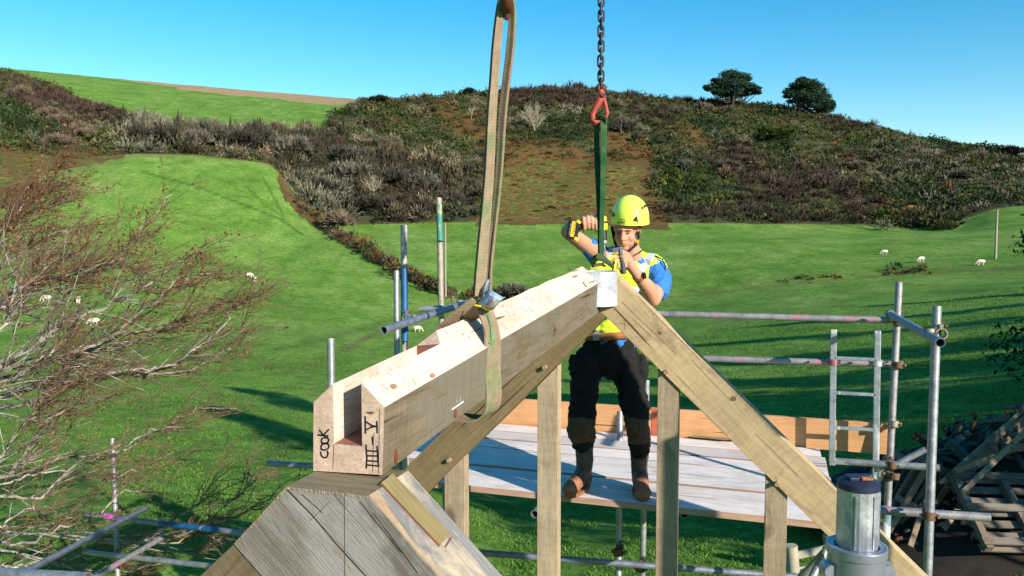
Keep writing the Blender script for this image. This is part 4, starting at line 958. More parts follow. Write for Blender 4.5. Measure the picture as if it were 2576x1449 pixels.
# eyes, brows, mouth, hair
for sx_ in (-1, 1):
    mb = MB(); mb.ball(hp(.030 * sx_, .076, .001), (.010, .006, .0026), 10, 6, HR); mb.build('eye', wht, man, smooth=True)
    mb = MB(); mb.sweep([hp(.020 * sx_, .0815, .003), hp(.030 * sx_, .0815, .0045), hp(.040 * sx_, .077, .003)], .0022, 6); mb.ball(hp(.030 * sx_, .0812, .001), (.0045, .002, .003), 8, 5, HR); mb.build('iris', blk, man, smooth=True)
    mb = MB(); mb.sweep([hp(.016 * sx_, .088, .019), hp(.030 * sx_, .083, .022), hp(.044 * sx_, .072, .018)], [.003, .004, .002], 6); mb.build('eyebrow', hair, man)
mb = MB(); mb.sweep([hp(-.021, .0825, -.0615), hp(-.01, .089, -.0625), hp(.01, .089, -.0625), hp(.021, .0825, -.0605)], [.0012, .0022, .0022, .0012], 6); mb.build('mouth', simple('lip', (.30, .09, .07, 1), .5), man)
blob('hair', [('e', hp(0, -.028, .005), (.080, .078, .058), HR), ('e', hp(.060, -.02, .012), (.022, .03, .032), HR), ('e', hp(-.060, -.02, .012), (.022, .03, .032), HR)], .007, man, [hair], amp=.004, nscale=60)
# helmet
Ec = P(1585, 549, 4.805); Er = Vector((.113, .138, .140)); tilt = Matrix.Rotation(R_(-4), 3, 'Y'); ER = MANR @ Matrix.Rotation(R_(8), 3, 'X')
def hel(u, v, k=1.0):   # u around (0 = front), v up
    l = Vector((math.sin(u) * math.cos(v) * Er.x, -math.cos(u) * math.cos(v) * Er.y, math.sin(v) * Er.z)) * k; return Ec + ER @ l
mb = MB(); NU, NV = 48, 16; vs = []
def rimv(u): return R_(-11) - R_(9) * max(0, math.cos(u)) ** 2 * 0 - R_(7) * (math.cos(u) < 0) * abs(math.cos(u))
for j in range(NV + 1):
    for i in range(NU):
        u = 2 * math.pi * i / NU; v0 = rimv(u); v = v0 + (math.pi / 2 - v0) * j / NV
        k = 1 + .045 * (j == 0) + .02 * (j == 1) + .018 * math.exp(-((abs(math.sin(u)) - .28) / .09) ** 2) * math.cos(v) * (.3 < v < 1.3)
        vs.append(hel(u, v, k))
fs = [(j * NU + i, j * NU + (i + 1) % NU, (j + 1) * NU + (i + 1) % NU, (j + 1) * NU + i) for j in range(NV) for i in range(NU)]
inner = [v + (Ec - v).normalized() * .006 for v in vs]; nv_ = len(vs)
fs += [(nv_ + a, nv_ + d, nv_ + c, nv_ + b) for a, b, c, d in fs] + [(i, nv_ + i, nv_ + (i + 1) % NU, (i + 1) % NU) for i in range(NU)]
mb.add(vs + inner, fs)
helm = Mat('helmet_yellow', .28, 0, .5).col((.82, 1.0, .10, 1)).m
hl = mb.build('helmet', helm, man, smooth=True, angle=60)
EI = ER.transposed()
def onhel(x, y, k=1.012):
    r = EI @ ray(x, y); o = EI @ (CAM - Ec); S_ = Vector((1 / (Er.x * k), 1 / (Er.y * k), 1 / (Er.z * k)))
    r = Vector((r.x * S_.x, r.y * S_.y, r.z * S_.z)); o = Vector((o.x * S_.x, o.y * S_.y, o.z * S_.z))
    a, b, c = r.dot(r), 2 * o.dot(r), o.dot(o) - 1; disc = max(0, b * b - 4 * a * c); t = (-b - math.sqrt(disc)) / (2 * a); return CAM + ray(x, y) * t
def zh(p): return ((2000 + p[0] / 2.415) * .67083, (650 + p[1] / 2.415) * .67083)
def patch_on(name, poly, mat, parent, k=1.03, th=.002):
    mb = MB(); ps = [onhel(*zh(p), k) for p in poly]; c = sum(ps, Vector()) / len(ps); mb.prism([q + (q - Ec).normalized() * .0 for q in ps], (c - Ec).normalized() * th); return mb.build(name, mat, parent)
for poly in ([(905, 425), (935, 383), (952, 440)], [(712, 395), (722, 345), (738, 385)], [(955, 352), (968, 335), (970, 345), (960, 357)], [(978, 305), (990, 300), (998, 325), (988, 328)], [(1000, 290), (1010, 283), (1014, 310), (1004, 315)], [(1016, 283), (1022, 280), (1025, 302), (1020, 306)]):
    patch_on('vent', poly, blk, hl, 1.035)
mb = MB()
for x0, x1, g_ in ((0, 1, None),):
    LET = [[(760, 456), (772, 430), (784, 456)], [(765, 447), (779, 447)], [(793, 456), (796, 432), (810, 456), (812, 431)], [(818, 433), (838, 440)], [(828, 437), (826, 464)],
           [(786, 428), (787, 410), (795, 412), (793, 419), (787, 419)], [(806, 412), (798, 411), (797, 428), (806, 429)], [(798, 419), (804, 420)], [(808, 412), (818, 413)], [(813, 413), (812, 429)], [(818, 416), (825, 417), (816, 429), (824, 430)], [(828, 419), (826, 431), (832, 432)]]
    for li, ln in enumerate(LET):
        w = .0019 if li < 5 else .0015
        for a, b in zip(ln[:-1], ln[1:]):
            A_, B_ = onhel(*zh(a), 1.045), onhel(*zh(b), 1.045); mb.bar(A_, B_, w, .001, (A_ - Ec).normalized())
mb.build('lettering', blk, hl)
mb = MB(); st = [hp(.080, -.005, .03), hp(.080, .01, -.03), hp(.066, .02, -.080), hp(.030, .055, -.112), hp(0, .068, -.118), hp(-.035, .055, -.11), hp(-.064, .02, -.07), hp(-.080, .0, .03)]
mb.sweep(st, .005, 6, flat=(1.6, .6)); mb.sweep([hp(.082, -.05, .03), hp(.078, -.01, -.04)], .005, 6); mb.sweep([hp(-.084, .02, .03), hp(-.070, .016, -.055)], .006, 6); mb.build('chin_strap', blk, hl)
mb = MB(); mb.box(hp(.074, .018, -.062), (.014, .010, .022), HR); mb.build('buckle', yel, hl, bevel=.002)
# shirt, vest
blob('shirt', [('e', P(1588, 692, 4.92), (.190, .112, .12)), ('e', P(1570, 770, 4.92), (.168, .115, .20)), ('e', P(1540, 850, 4.93), (.160, .115, .12)),
               ('c', [P(1645, 676, 4.89), P(1660, 706, 4.82), P(1659, 726, 4.775)], [.078, .073, .070]), ('c', [P(1530, 662, 4.88), P(1503, 640, 4.89), P(1489, 628, 4.895)], [.076, .070, .066]),
               ('c', [P(1592, 652, 4.89), P(1592, 665, 4.90)], [.07, .09])], .008, man, [blue], amp=.012, nscale=15, smooth_it=3)
vest_poly_l = [(1522, 625), (1541, 591), (1553, 603), (1540, 640), (1525, 655)]; vest_poly_r = [(1600, 678), (1636, 632), (1652, 641), (1620, 684), (1606, 706)]
def vest_cls(x, y, c):
    i = np.zeros(len(x)); i[inpoly(x, y, vest_poly_r) | inpoly(x, y, vest_poly_l) | ((y > 722) & (y < 742))] = 1; i[inpoly(x, y, [(1543, 645), (1549, 645), (1543, 690), (1537, 690)])] = 2; return i
vest = blob('vest', [('e', P(1587, 694, 4.915), (.188, .128, .115)), ('e', P(1568, 770, 4.92), (.180, .132, .20)), ('e', P(1545, 825, 4.93), (.170, .130, .09)),
              ('c', [P(1562, 648, 4.90), P(1540, 650, 4.88), P(1522, 664, 4.87), P(1510, 690, 4.86)], [.062, .078, .080, .075]), ('c', [P(1615, 655, 4.90), P(1640, 664, 4.89), P(1650, 676, 4.89)], [.055, .066, .074]),
              ('c', [P(1560, 640, 4.93), P(1600, 645, 4.94)], [.06, .06])], .008, man, [hivis, refl, blk], amp=.013, nscale=13, smooth_it=3, classify=vest_cls)
mb = MB(); mb.sweep([P(1648, 643, 4.84), P(1666, 653, 4.82), P(1675, 672, 4.80), P(1675, 688, 4.79), P(1668, 697, 4.78)], .0045, 6); mb.sweep([P(1617, 628, 4.84), P(1608, 636, 4.80), P(1600, 640, 4.79)], .0045, 6)
mb.build('edging', blk, vest)
# trousers, belt, boots
def tro_cls(x, y, c):
    i = np.zeros(len(x)); ns = np.array([mn.noise(Vector(q) * 11) for q in c]) * 14
    i[(y + ns > 1048) & (y + ns < 1118)] = 1; return i
blob('trousers', [('e', P(1534, 885, 4.93), (.168, .120, .165)), ('c', [P(1482, 905, 4.92), P(1472, 965, 4.90), P(1467, 1050, 4.85), P(1465, 1085, 4.85), P(1466, 1112, 4.86)], [.094, .092, .080, .084, .066]),
                  ('c', [P(1572, 905, 4.92), P(1588, 970, 4.89), P(1600, 1052, 4.84), P(1606, 1095, 4.84), P(1608, 1128, 4.85)], [.096, .091, .082, .080, .068]),
                  ('e', P(1441, 922, 4.88), (.032, .05, .075)), ('e', P(1614, 930, 4.88), (.040, .055, .10)), ('e', P(1470, 1062, 4.79), (.055, .03, .07)), ('e', P(1602, 1068, 4.78), (.055, .03, .07))],
     .0095, man, [blackc, mud], amp=.020, nscale=10, smooth_it=3, classify=tro_cls)
mb = MB(); bc = P(1535, 848, 4.93); k = 28
for zz_ in (0,):
    ringo = [bc + RT * math.cos(6.283 * i / k) * .192 + F0 * math.sin(6.283 * i / k) * .135 + U_ * .012 * math.cos(6.283 * i / k) for i in range(k)]
    vs = ringo + [p + U_ * .045 for p in ringo]; mb.add(vs, [(i, (i + 1) % k, (i + 1) % k + k, i + k) for i in range(k)])
belt = mb.build('belt', leather, man, smooth=True); sm_ = belt.modifiers.new('solid', 'SOLIDIFY'); sm_.thickness = .006
mb = MB(); mb.box(P(1500, 846, 4.78), (.035, .008, .05), MANR); mb.build('belt_buckle', GALV, man, bevel=.003)
zd = zdeck + .004
def foot(ax, ay, ad, tx, ty, td, hx_, hy_):
    an = P(ax, ay, ad); toe = P(tx, ty, td); toe.z = zd + .050; heel = P(hx_, hy_, ad); heel = Vector((an.x, an.y, zd + .045)) + (an - toe).normalized() * .02; 
    an2 = Vector((an.x, an.y, zd + .11)); midf = heel.lerp(toe, .55); midf.z = zd + .06; knee = P(ax - 1, ay - 75, ad + .01)
    def cls(x, y, c): 
        i = np.zeros(len(x)); nz = np.array([mn.noise(Vector(q) * 22) for q in c]) * .03; d_ = np.hypot(c[:, 0] - toe.x, c[:, 1] - toe.y)
        i[(c[:, 2] + nz < zd + .055) | ((d_ + nz < .075))] = 1; return i
    b = blob('boot', [('c', [knee, an2 + U_ * .12, an2], [.062, .056, .050]), ('c', [an2, midf + U_ * .012, toe], [.050, .048, .043]), ('c', [heel, an2], [.042, .05]), ('e', toe + (toe - heel).normalized() * .012 - U_ * .005, (.050, .052, .040))], .006, man, [boot, bootmud], amp=.005, nscale=20, classify=cls)
    mb = MB(); d = (toe - heel); d.z = 0; L_ = d.length; d.normalized(); dn = d.normalized(); sd2 = dn.cross(U_)
    c0 = heel.copy(); c0.z = zd; out = []
    for i in range(20):
        a = 6.283 * i / 20; f_ = math.cos(a); w = .046 + .006 * (f_ > 0); out.append(c0 + dn * (L_ * .5 + f_ * (L_ * .5 + .048)) + sd2 * math.sin(a) * w)
    mb.prism(out, U_ * .02); mb.build('sole', bootmud, man, bevel=.004)
foot(1470, 1180, 4.93, 1436, 1236, 4.77, 1492, 1222); foot(1608, 1185, 4.90, 1617, 1250, 4.72, 1600, 1220)
# wristwatch
wc = P(1606, 696, 4.505); wd = (P(1603, 692, 4.50) - P(1643, 752, 4.68)).normalized(); mb = MB(); mb.pipe(wc - wd * .014, wc + wd * .010, .034, .004, 18); wt = mb.build('watch', leather, man, smooth=True)
mb = MB(); fdir = (RT * .8 - F0 * .5 + U_ * .2).normalized(); mb.sweep([wc + fdir * .030, wc + fdir * .042], .019, 14); mb.build('dial', blk, wt, smooth=True)

# drill in the raised hand, small tool in the other: things of their own
dr_c = P(1512, 562, 4.55); drill = thing('cordless_drill', 'yellow and black cordless drill pointing down in the raised hand', 'drill', dr_c)
g0, g1 = P(1452, 573, 4.565), P(1506, 557, 4.565)
mb = MB(); mb.sweep([g0, g0.lerp(g1, .5), g1], [.020, .017, .020], 12, flat=(1, 1.25)); mb.build('handle', blk, drill, smooth=True)
bx0, bx1 = P(1510, 541, 4.56), P(1516, 580, 4.56)
mb = MB(); mb.sweep([bx0, bx0.lerp(bx1, .2), bx0.lerp(bx1, .8), bx1], [.022, .034, .034, .026], 14); mb.build('motor_housing', yel, drill, smooth=True)
mb = MB(); mb.sweep([bx0 - U_ * -.012, bx0 + (bx1 - bx0) * .06], [.020, .030], 12); mb.sweep([bx0.lerp(bx1, .45), bx0.lerp(bx1, .58)], .0352, 14); mb.build('housing_trim', blk, drill, smooth=True)
cx0, cx1 = bx1, P(1519, 606, 4.555); dd_ = (cx1 - cx0).normalized()
mb = MB(); mb.sweep([cx0, cx0.lerp(cx1, .5), cx1], [.023, .022, .020], 14); mb.build('chuck', blk, drill, smooth=True)
mb = MB(); mb.sweep([cx1, cx1 + dd_ * .016, cx1 + dd_ * .022], [.020, .018, .008], 14); mb.build('chuck_ring', GALV, drill, smooth=True)
mb = MB(); mb.sweep([cx1 + dd_ * .02, cx1 + dd_ * .11], .0045, 8); mb.build('drill_bit', GALV_D, drill, smooth=True)
mb = MB(); tg = g1.lerp(bx1, .15); mb.box(P(1497, 568, 4.555), (.014, .016, .024), MANR); mb.build('trigger', yel, drill, bevel=.003)
bcn = P(1441, 578, 4.545); BRt = MANR @ Matrix.Rotation(R_(8), 3, 'Y')
bat = MB(); bat.box(bcn, (.062, .075, .112), BRt); bt_ = bat.build('battery', blk, drill, bevel=.008)
mb = MB(); mb.box(bcn + BRt @ Vector((-.001, -.0385, .004)), (.022, .002, .088), BRt); mb.build('battery_label', yel, bt_)
for s_ in (-.050, .048):
    mb = MB(); mb.box(bcn + BRt @ Vector((.024, -.018, s_)), (.026, .045, .018), BRt @ Matrix.Rotation(.5, 3, 'Y')); mb.build('latch', yel, bt_, bevel=.003)
def txt(s, h): 
    cu = bpy.data.curves.new('t', 'FONT'); cu.body = s; cu.size = h; cu.align_x = 'CENTER'; cu.align_y = 'CENTER'; cu.extrude = .0004
    ob = bpy.data.objects.new('t', cu); COL.objects.link(ob); dg = bpy.context.evaluated_depsgraph_get(); dg.update()
    me = bpy.data.meshes.new_from_object(ob.evaluated_get(dg)); bpy.data.objects.remove(ob); return me
def place_txt(s, h, pos, xdir, ydir, mat, name, parent):
    me = txt(s, h); x = Vector(xdir).normalized(); y = Vector(ydir).normalized(); Mx = Matrix((x, y, x.cross(y))).transposed().to_4x4(); Mx.translation = Vector(pos) - wloc(parent)
    me.transform(Mx); return link_mesh(name, me, parent, mat)
bdn = BRt @ Vector((0, 0, -1)); bxn = BRt @ Vector((1, 0, 0)); lblp = bcn + BRt @ Vector((.002, -.0400, .004))
place_txt('DEWALT', .021, lblp, bdn, bxn, blk, 'brand_lettering', bt_)
place_txt('18V Li-ion 4.0Ah', .010, bcn + BRt @ Vector((-.018, -.0390, .0)), bdn, bxn, simple('print_grey', (.5, .5, .48, 1), .6), 'small_lettering', bt_)
tl = thing('hand_tool', 'small blue and silver clamp tool with grey grip held to his chin', 'tool', P(1560, 632, 4.42))
mb = MB(); mb.bar(P(1541, 630, 4.43), P(1565, 625, 4.42), .016, .022); mb.build('jaw', GALV_D, tl, bevel=.003)
mb = MB(); mb.bar(P(1562, 623, 4.415), P(1564, 641, 4.42), .016, .018, (0, 1, 0)); mb.build('silver_head', GALV, tl, bevel=.002)
mb = MB(); mb.sweep([P(1561, 645, 4.43), P(1566, 664, 4.43), P(1569, 688, 4.42)], [.010, .014, .017], 12); mb.build('grip', simple('grey_rubber', (.05, .055, .06, 1), .6), tl, smooth=True)
# added out-of-view panel, its boards cut so their shade falls on the man's legs
off = TO_SUN * 3.25
lb = thing('shade_panel', 'added shade panel on two posts right of the platform, outside the picture', 'panel', P(1520, 1200, 4.8) + off)
def sunproj(Q, dep=4.8):     # where the sun ray through Q crosses the plane of the man's legs, in picture pixels
    s_ = (dep - (Q - CAM).dot(FW)) / TO_SUN.dot(FW); q = Q + TO_SUN * s_ - CAM
    return CW / 2 + FOC * q.dot(RT) / q.dot(FW), CH / 2 - FOC * q.dot(UP) / q.dot(FW)
def sline(A_, B_):
    (x1, y1), (x2, y2) = sunproj(A_), sunproj(B_); return lambda x: y1 + (y2 - y1) * (x - x1) / (x2 - x1)
Lu, Ll = sline(up0, up1), sline(lo0, lo1)
up_poly = [(1545, 850), (1585, 905), (1622, 1010), (1650, 1060), (1655, min(1208, Lu(1655) - 6))]
if Lu(1655) > 1208: up_poly.append((1655 - (Lu(1655) - 1202) / (Lu(1655) - Lu(1654)), 1208))
up_poly += [(1390, Lu(1390) - 6), (1390, 850)]
low_poly = [(1390, Ll(1390) + 8), (1390 + max(0, (1204 - Ll(1390) - 8)) / (Ll(1391) - Ll(1390)), 1204), (1390, 1204)]
for pl_ in (up_poly, low_poly):
    mb = MB(); mb.prism([P(x, y, 4.8) + off for x, y in pl_], -Vector((TO_SUN.x, TO_SUN.y, 0)).normalized() * .04); mb.build('board', tan_L, lb)
for p in (P(1395, 1190, 4.8), P(1650, 1192, 4.8)):
    q = p + off; mb = MB(); mb.bar(q, Vector((q.x, q.y, ground_z(q.x, q.y))), .07, .07, (0, 1, 0)); mb.build('post', tan_L, lb)

# ------------------------------------------------------------------ slings, hook and chain
def ribbon(name, pts, wdirs, widths, th, mat, parent, sub=6):
    """flat webbing: centre line, width direction and width at each point"""
    n_ = len(pts); Pp, Wd, Ww = [], [], []
    for i in range(n_ - 1):
        p0, p1, p2, p3 = pts[max(i - 1, 0)], pts[i], pts[i + 1], pts[min(i + 2, n_ - 1)]
        for k in range(sub):
            t = k / sub; Pp.append(.5 * ((2 * p1) + (p2 - p0) * t + (2 * p0 - 5 * p1 + 4 * p2 - p3) * t * t + (3 * p1 - p0 - 3 * p2 + p3) * t ** 3))
            Wd.append((wdirs[i].lerp(wdirs[i + 1], t)).normalized()); Ww.append(widths[i] * (1 - t) + widths[i + 1] * t)
    Pp.append(pts[-1]); Wd.append(wdirs[-1].normalized()); Ww.append(widths[-1]); mb = MB(); vs = []
    N = len(Pp); K = 5
    for i in range(N):
        t = (Pp[min(i + 1, N - 1)] - Pp[max(i - 1, 0)]).normalized(); w = (Wd[i] - t * Wd[i].dot(t)).normalized(); nn = t.cross(w)
        for k in range(K): f = k / (K - 1) - .5; vs.append(Pp[i] + w * f * Ww[i] + nn * (th / 2 + .0015 * math.cos(f * 9)))
        for k in range(K): f = .5 - k / (K - 1); vs.append(Pp[i] + w * f * Ww[i] - nn * (th / 2 - .0015 * math.cos(f * 9)))
    M2 = 2 * K; fs = [(i * M2 + k, i * M2 + (k + 1) % M2, (i + 1) * M2 + (k + 1) % M2, (i + 1) * M2 + k) for i in range(N - 1) for k in range(M2)]
    fs += [tuple(reversed(range(M2))), tuple((N - 1) * M2 + k for k in range(M2))]; mb.add(vs, fs); return mb.build(name, mat, parent, smooth=True, angle=50)
def webbing(name, a, b, c):
    M = Mat(name, .85, 0, .15); v = M.coord(); w = M.N('ShaderNodeTexWave', wave_type='BANDS', bands_direction='Z'); M.l.new(M.coord((1, 1, 1)), w.inputs['Vector']); w.inputs['Scale'].default_value = 70
    n = M.noise(v, 5, 5, .65, .5); n2 = M.noise(v, 30, 4, .6); cc = M.ramp(n, [(.38, a), (.5, b), (.62, c)]); cc = M.mix(.5, cc, M.ramp(n2, [(.3, .55), (.65, 1.1)]), 'MULTIPLY')
    cc = M.mix(.35, cc, M.ramp(w.outputs['Fac'], [(.2, .6), (.7, 1.0)]), 'MULTIPLY'); M.col(cc); M.bump(w.outputs['Fac'], .5, .0015); return M.m
web_b = webbing('beige_webbing', S((122, 130, 92)), S((150, 132, 106)), S((148, 122, 104)))
web_g = webbing('green_webbing', S((32, 72, 42)), S((44, 84, 50)), S((74, 88, 62)))
knot = P(1222, 772, 2.50)
sl = thing('lifting_sling', 'dirty beige webbing sling choked around the middle of the ridge beam', 'sling', knot)
# vertical legs
def cam_x(f=1.0, g=0.0): return (RT * f + F0 * g).normalized()
LS = [(1207, 745, 26), (1214, 650, 25), (1231, 450, 21), (1238, 300, 20), (1244, 215, 19), (1251, 115, 19), (1260, 30, 17), (1268, -6, 18)]
RS = [(1226, 745, 14), (1232, 650, 13), (1253, 450, 15), (1262, 300, 18), (1271, 215, 18), (1283, 115, 18), (1288, 30, 15), (1282, -6, 16)]
ribbon('strand', [P(x, y, 2.5 - .05 * (745 - y) / 745) for x, y, w in LS], [cam_x(1, .35)] * 8, [w * .00132 for x, y, w in LS], .004, web_b, sl)
ribbon('strand', [P(x, y, 2.53 - .05 * (745 - y) / 745) for x, y, w in RS], [cam_x(1, -.75)] * 8, [w * .00150 for x, y, w in RS], .004, web_b, sl)
ribbon('strand', [P(x - w / 2 - 2, y, 2.53 - .05 * (745 - y) / 745) for x, y, w in LS], [cam_x(.15, 1)] * 8, [.024] * 8, .004, web_b, sl)
ribbon('strand', [P(x + w / 2 - 1, y, 2.56 - .05 * (745 - y) / 745) for x, y, w in RS], [cam_x(.3, 1)] * 8, [.022] * 8, .004, web_b, sl)
# loop round the beam: over the chamfer, down the side, under, up the far side to the knot
def prof(y):  return [along(p, y) for p in hexp]
yw = onp(1232, 900, 0, BR.x).y
pf = prof(yw); ctr = sum(pf, Vector()) / 5
def outw(p, d=.004): v = p - ctr; v.y = 0; return p + v.normalized() * d
bR, sR, tR, sL_, bL = outw(pf[1]), outw(pf[2]), outw(pf[3]), outw(pf[4]), outw(pf[0]); tL = tR
kn = Vector((tR.x * .5 + tL.x * .5 + .01, yw - .02, tR.z + .085)); wy = bdir.copy()
kn2 = P(1216, 772, (kn - CAM).dot(FW)); kn = kn2
ribbon('choke_loop', [kn, sR.lerp(kn, .45) + Vector((.008, 0, .006)), sR + Vector((.001, 0, .002)), sR.lerp(bR, .5) + Vector((.004, .004, 0)), bR + Vector((.004, .004, -.045)), bR.lerp(bL, .4) - U_ * .075, bL - U_ * .03, sL_, sL_.lerp(kn, .5) + Vector((-.02, 0, .005)), kn + Vector((-.01, 0, .004))],
       [wy * .9 + RT * .6] + [wy + RT * .25] * 5 + [wy] + [wy - U_ * .1] * 1 + [wy * .9 - U_ * .5, wy * .6 - U_ * .8], [.058, .080, .092, .090, .088, .08, .08, .095, .095, .085], .005, web_b, sl)
grn = simple('green_stitching', S((70, 150, 90)), .8, var=.4, scale=120)
mb = MB()
for o_ in (0, 11):
    for k in range(14):
        x, y = 1216 + o_ + k * 1.1, 790 + k * 5.5; q = onp(x, y, 1, (kn.lerp(sR, .5)).y - .02); d_ = (kn - CAM).dot(FW) - .012 - .01 * k / 14; mb.bar(P(x, y, d_), P(x + 6, y + 1.5, d_), .004, .0012, -F0)
mb.build('stitching', grn, sl)
mb = MB(); mb.sweep([P(1195, 768, 2.44), P(1208, 770, 2.43), P(1222, 777, 2.43), P(1234, 782, 2.44)], .0028, 6); tie = mb.build('tie', Mat('yellow_cord', .6).col((.85, .72, .02, 1)).m, sl)
# folded steel sleeve squeezed round the knot
slm = steel('bent_steel', (188, 198, 216), patches=(150, 118, 104), amount=.44, rough=.4, metal=.3)
def sheet(rows_, name):
    mb = MB(); K = len(rows_[0]); vs = [p for r in rows_ for p in r]; mb.add(vs, [(i * K + j, i * K + j + 1, (i + 1) * K + j + 1, (i + 1) * K + j) for i in range(len(rows_) - 1) for j in range(K - 1)])
    o = mb.build(name, slm, sl, smooth=True); s_ = o.modifiers.new('solid', 'SOLIDIFY'); s_.thickness = .002; return o
sheet([[P(1203, 764, 2.46), P(1213, 770, 2.42), P(1225, 775, 2.41), P(1237, 780, 2.43), P(1243, 778, 2.47)],
       [P(1212, 752, 2.47), P(1222, 755, 2.42), P(1235, 762, 2.40), P(1247, 768, 2.42), P(1254, 764, 2.47)],
       [P(1220, 742, 2.48), P(1231, 742, 2.42), P(1244, 748, 2.40), P(1258, 756, 2.43), P(1265, 753, 2.48)],
       [P(1228, 730, 2.50), P(1234, 728, 2.45), P(1250, 738, 2.43), P(1266, 748, 2.45), P(1274, 747, 2.50)]], 'sleeve_flap')
sheet([[P(1208, 742, 2.50), P(1217, 741, 2.47), P(1227, 735, 2.49)], [P(1212, 722, 2.50), P(1220, 722, 2.475), P(1230, 718, 2.50)], [P(1223, 704, 2.51), P(1229, 702, 2.49), P(1235, 712, 2.52)]], 'sleeve_tongue')
# crane hook over the top edge
rust_h = steel('rusty_hook', (110, 70, 52), rust=(120, 62, 36), rough=.55, metal=.4)
hk = thing('crane_hook', 'rusty brown crane hook holding the beige sling at the top edge', 'hook', P(1275, 0, 2.45))
mb = MB(); hc = P(1275, -10, 2.45); k = 18
mb.sweep([hc + F0 * math.cos(a) * .045 + U_ * math.sin(a) * .040 for a in [math.pi * (.25 + 1.5 * i / k) * 1.0 + math.pi * .25 for i in range(k + 1)]], [.019] * (k + 1), 10); 
mb.sweep([hc - U_ * .035, hc - U_ * .060, hc - U_ * .072], [.018, .012, .006], 10)
mb.build('hook_bend', rust_h, hk, smooth=True); mb = MB(); mb.sweep([hc + U_ * .03, hc + U_ * .14, hc + U_ * .30], [.02, .018, .03], 10); mb.build('shank', rust_h, hk, smooth=True)
# red self-locking hook
red = steel('worn_red_paint', (178, 62, 48), patches=(215, 130, 105), amount=.36, rough=.5, metal=.1, rust=(80, 45, 35)); chain_m = steel('dark_chain', (70, 64, 72), rust=(92, 60, 44), rough=.5, metal=.6)
dh = 4.15; rh = thing('safety_hook', 'worn red safety hook at the end of the chain', 'hook', P(1511, 228, dh))
mb = MB(); mb.sweep([P(1512, 226, dh), P(1514, 240, dh), P(1507, 256, dh), P(1498, 274, dh), P(1491, 288, dh), P(1491, 300, dh), P(1499, 309, dh), P(1509, 305, dh)], [.017, .022, .020, .017, .015, .0165, .015, .009], 10, flat=(1, .7), refv=RT); mb.build('hook_body', red, rh, smooth=True)
mb = MB(); mb.sweep([P(1517, 243, dh), P(1521, 256, dh), P(1526, 272, dh), P(1528, 287, dh), P(1524, 296, dh)], [.013, .010, .009, .010, .007], 8, flat=(1, .7), refv=RT); mb.build('latch', red, rh, smooth=True)
mb = MB(); mb.sweep([P(1516, 241, dh) - F0 * .022, P(1516, 241, dh) + F0 * .02], .0115, 12); mb.build('pin', chain_m, rh, smooth=True)
mb = MB(); mb.ball(P(1506, 221, dh), (.014, .014, .022), 10, 8); mb.ball(P(1518, 221, dh), (.014, .014, .022), 10, 8); mb.sweep([P(1505, 214, dh), P(1519, 214, dh)], .008, 8); mb.build('clevis', rust_h, rh, smooth=True)
chn = thing('lifting_chain', 'dark steel chain hanging from above to the red hook', 'chain', P(1511, 210, dh))
def link_me(ax):
    mb = MB(); pts_ = []; L_, W_ = .0165, .0135; k = 8
    for i in range(k + 1): a = math.pi * i / k; pts_.append(Vector((math.cos(a) * W_, 0, L_ + math.sin(a) * W_)))
    for i in range(k + 1): a = math.pi + math.pi * i / k; pts_.append(Vector((math.cos(a) * W_, 0, -L_ + math.sin(a) * W_)))
    pts_.append(pts_[0]); mb.sweep(pts_, .0058, 7, cap=False, refv=(0, 1, 0)); 
    me = bpy.data.meshes.new('link'); me.from_pydata([tuple(v) for v in mb.v], [], mb.f); me.polygons.foreach_set('use_smooth', [True] * len(me.polygons)); me.materials.append(chain_m); return me
lme = link_me(0); c0 = P(1511, 211, dh); k = 0; step = .0385
while k < 26:
    o = bpy.data.objects.new('link', lme); COL.objects.link(o); o.parent = chn; o.location = c0 + U_ * step * k - wloc(chn) + RT * .0016 * math.sin(k * 1.7); o.rotation_euler = (0, 0, YAW + (math.pi / 2 if k % 2 == 0 else 0) + random.uniform(-.12, .12)); k += 1
# green sling from the red hook down to the collar
gs = thing('green_sling', 'green webbing sling hanging from the red hook down to the steel collar', 'sling', P(1515, 650, 4.15))
ribbon('strand', [P(1518, 300, dh), P(1519, 330, dh - .01), P(1518, 420, dh - .01), P(1515, 520, 4.13), P(1513, 600, 4.12), P(1514, 645, 4.10)], [cam_x(1, .3)] * 6, [.038, .036, .033, .026, .025, .024], .004, web_g, gs)
ribbon('strand', [P(1505, 298, dh + .02), P(1501, 330, dh + .02), P(1503, 420, dh + .02), P(1507, 520, 4.15), P(1509, 600, 4.14), P(1509, 650, 4.12)], [cam_x(1, -.5)] * 6, [.024, .030, .030, .026, .022, .022], .004, web_g, gs)
ribbon('eye_fold', [P(1500, 304, dh + .01), P(1505, 294, dh - .01), P(1514, 290, dh - .02), P(1524, 296, dh - .01), P(1526, 310, dh)], [F0 + RT * .4] * 5, [.03, .034, .036, .034, .03], .005, web_g, gs)
mb = MB(); mb.sweep([P(1492, 668, 4.12), P(1494, 652, 4.06), P(1505, 646, 4.02), P(1516, 650, 4.02), P(1530, 660, 4.06), P(1542, 672, 4.12)], [.012, .018, .020, .018, .014, .010], 10, flat=(1, .75)); mb.build('twisted_turn', web_g, gs, smooth=True)
mb = MB(); mb.bar(P(1496, 668, 4.10), P(1518, 664, 4.08), .03, .016); mb.bar(P(1505, 664, 4.10), P(1524, 670, 4.09), .02, .012); wd_ = tag(mb.build('packing_offcut', fresh, None, origin=P(1505, 666, 4.1), bevel=.003), 'pale oak packing offcut under the green sling inside the collar', 'offcut')

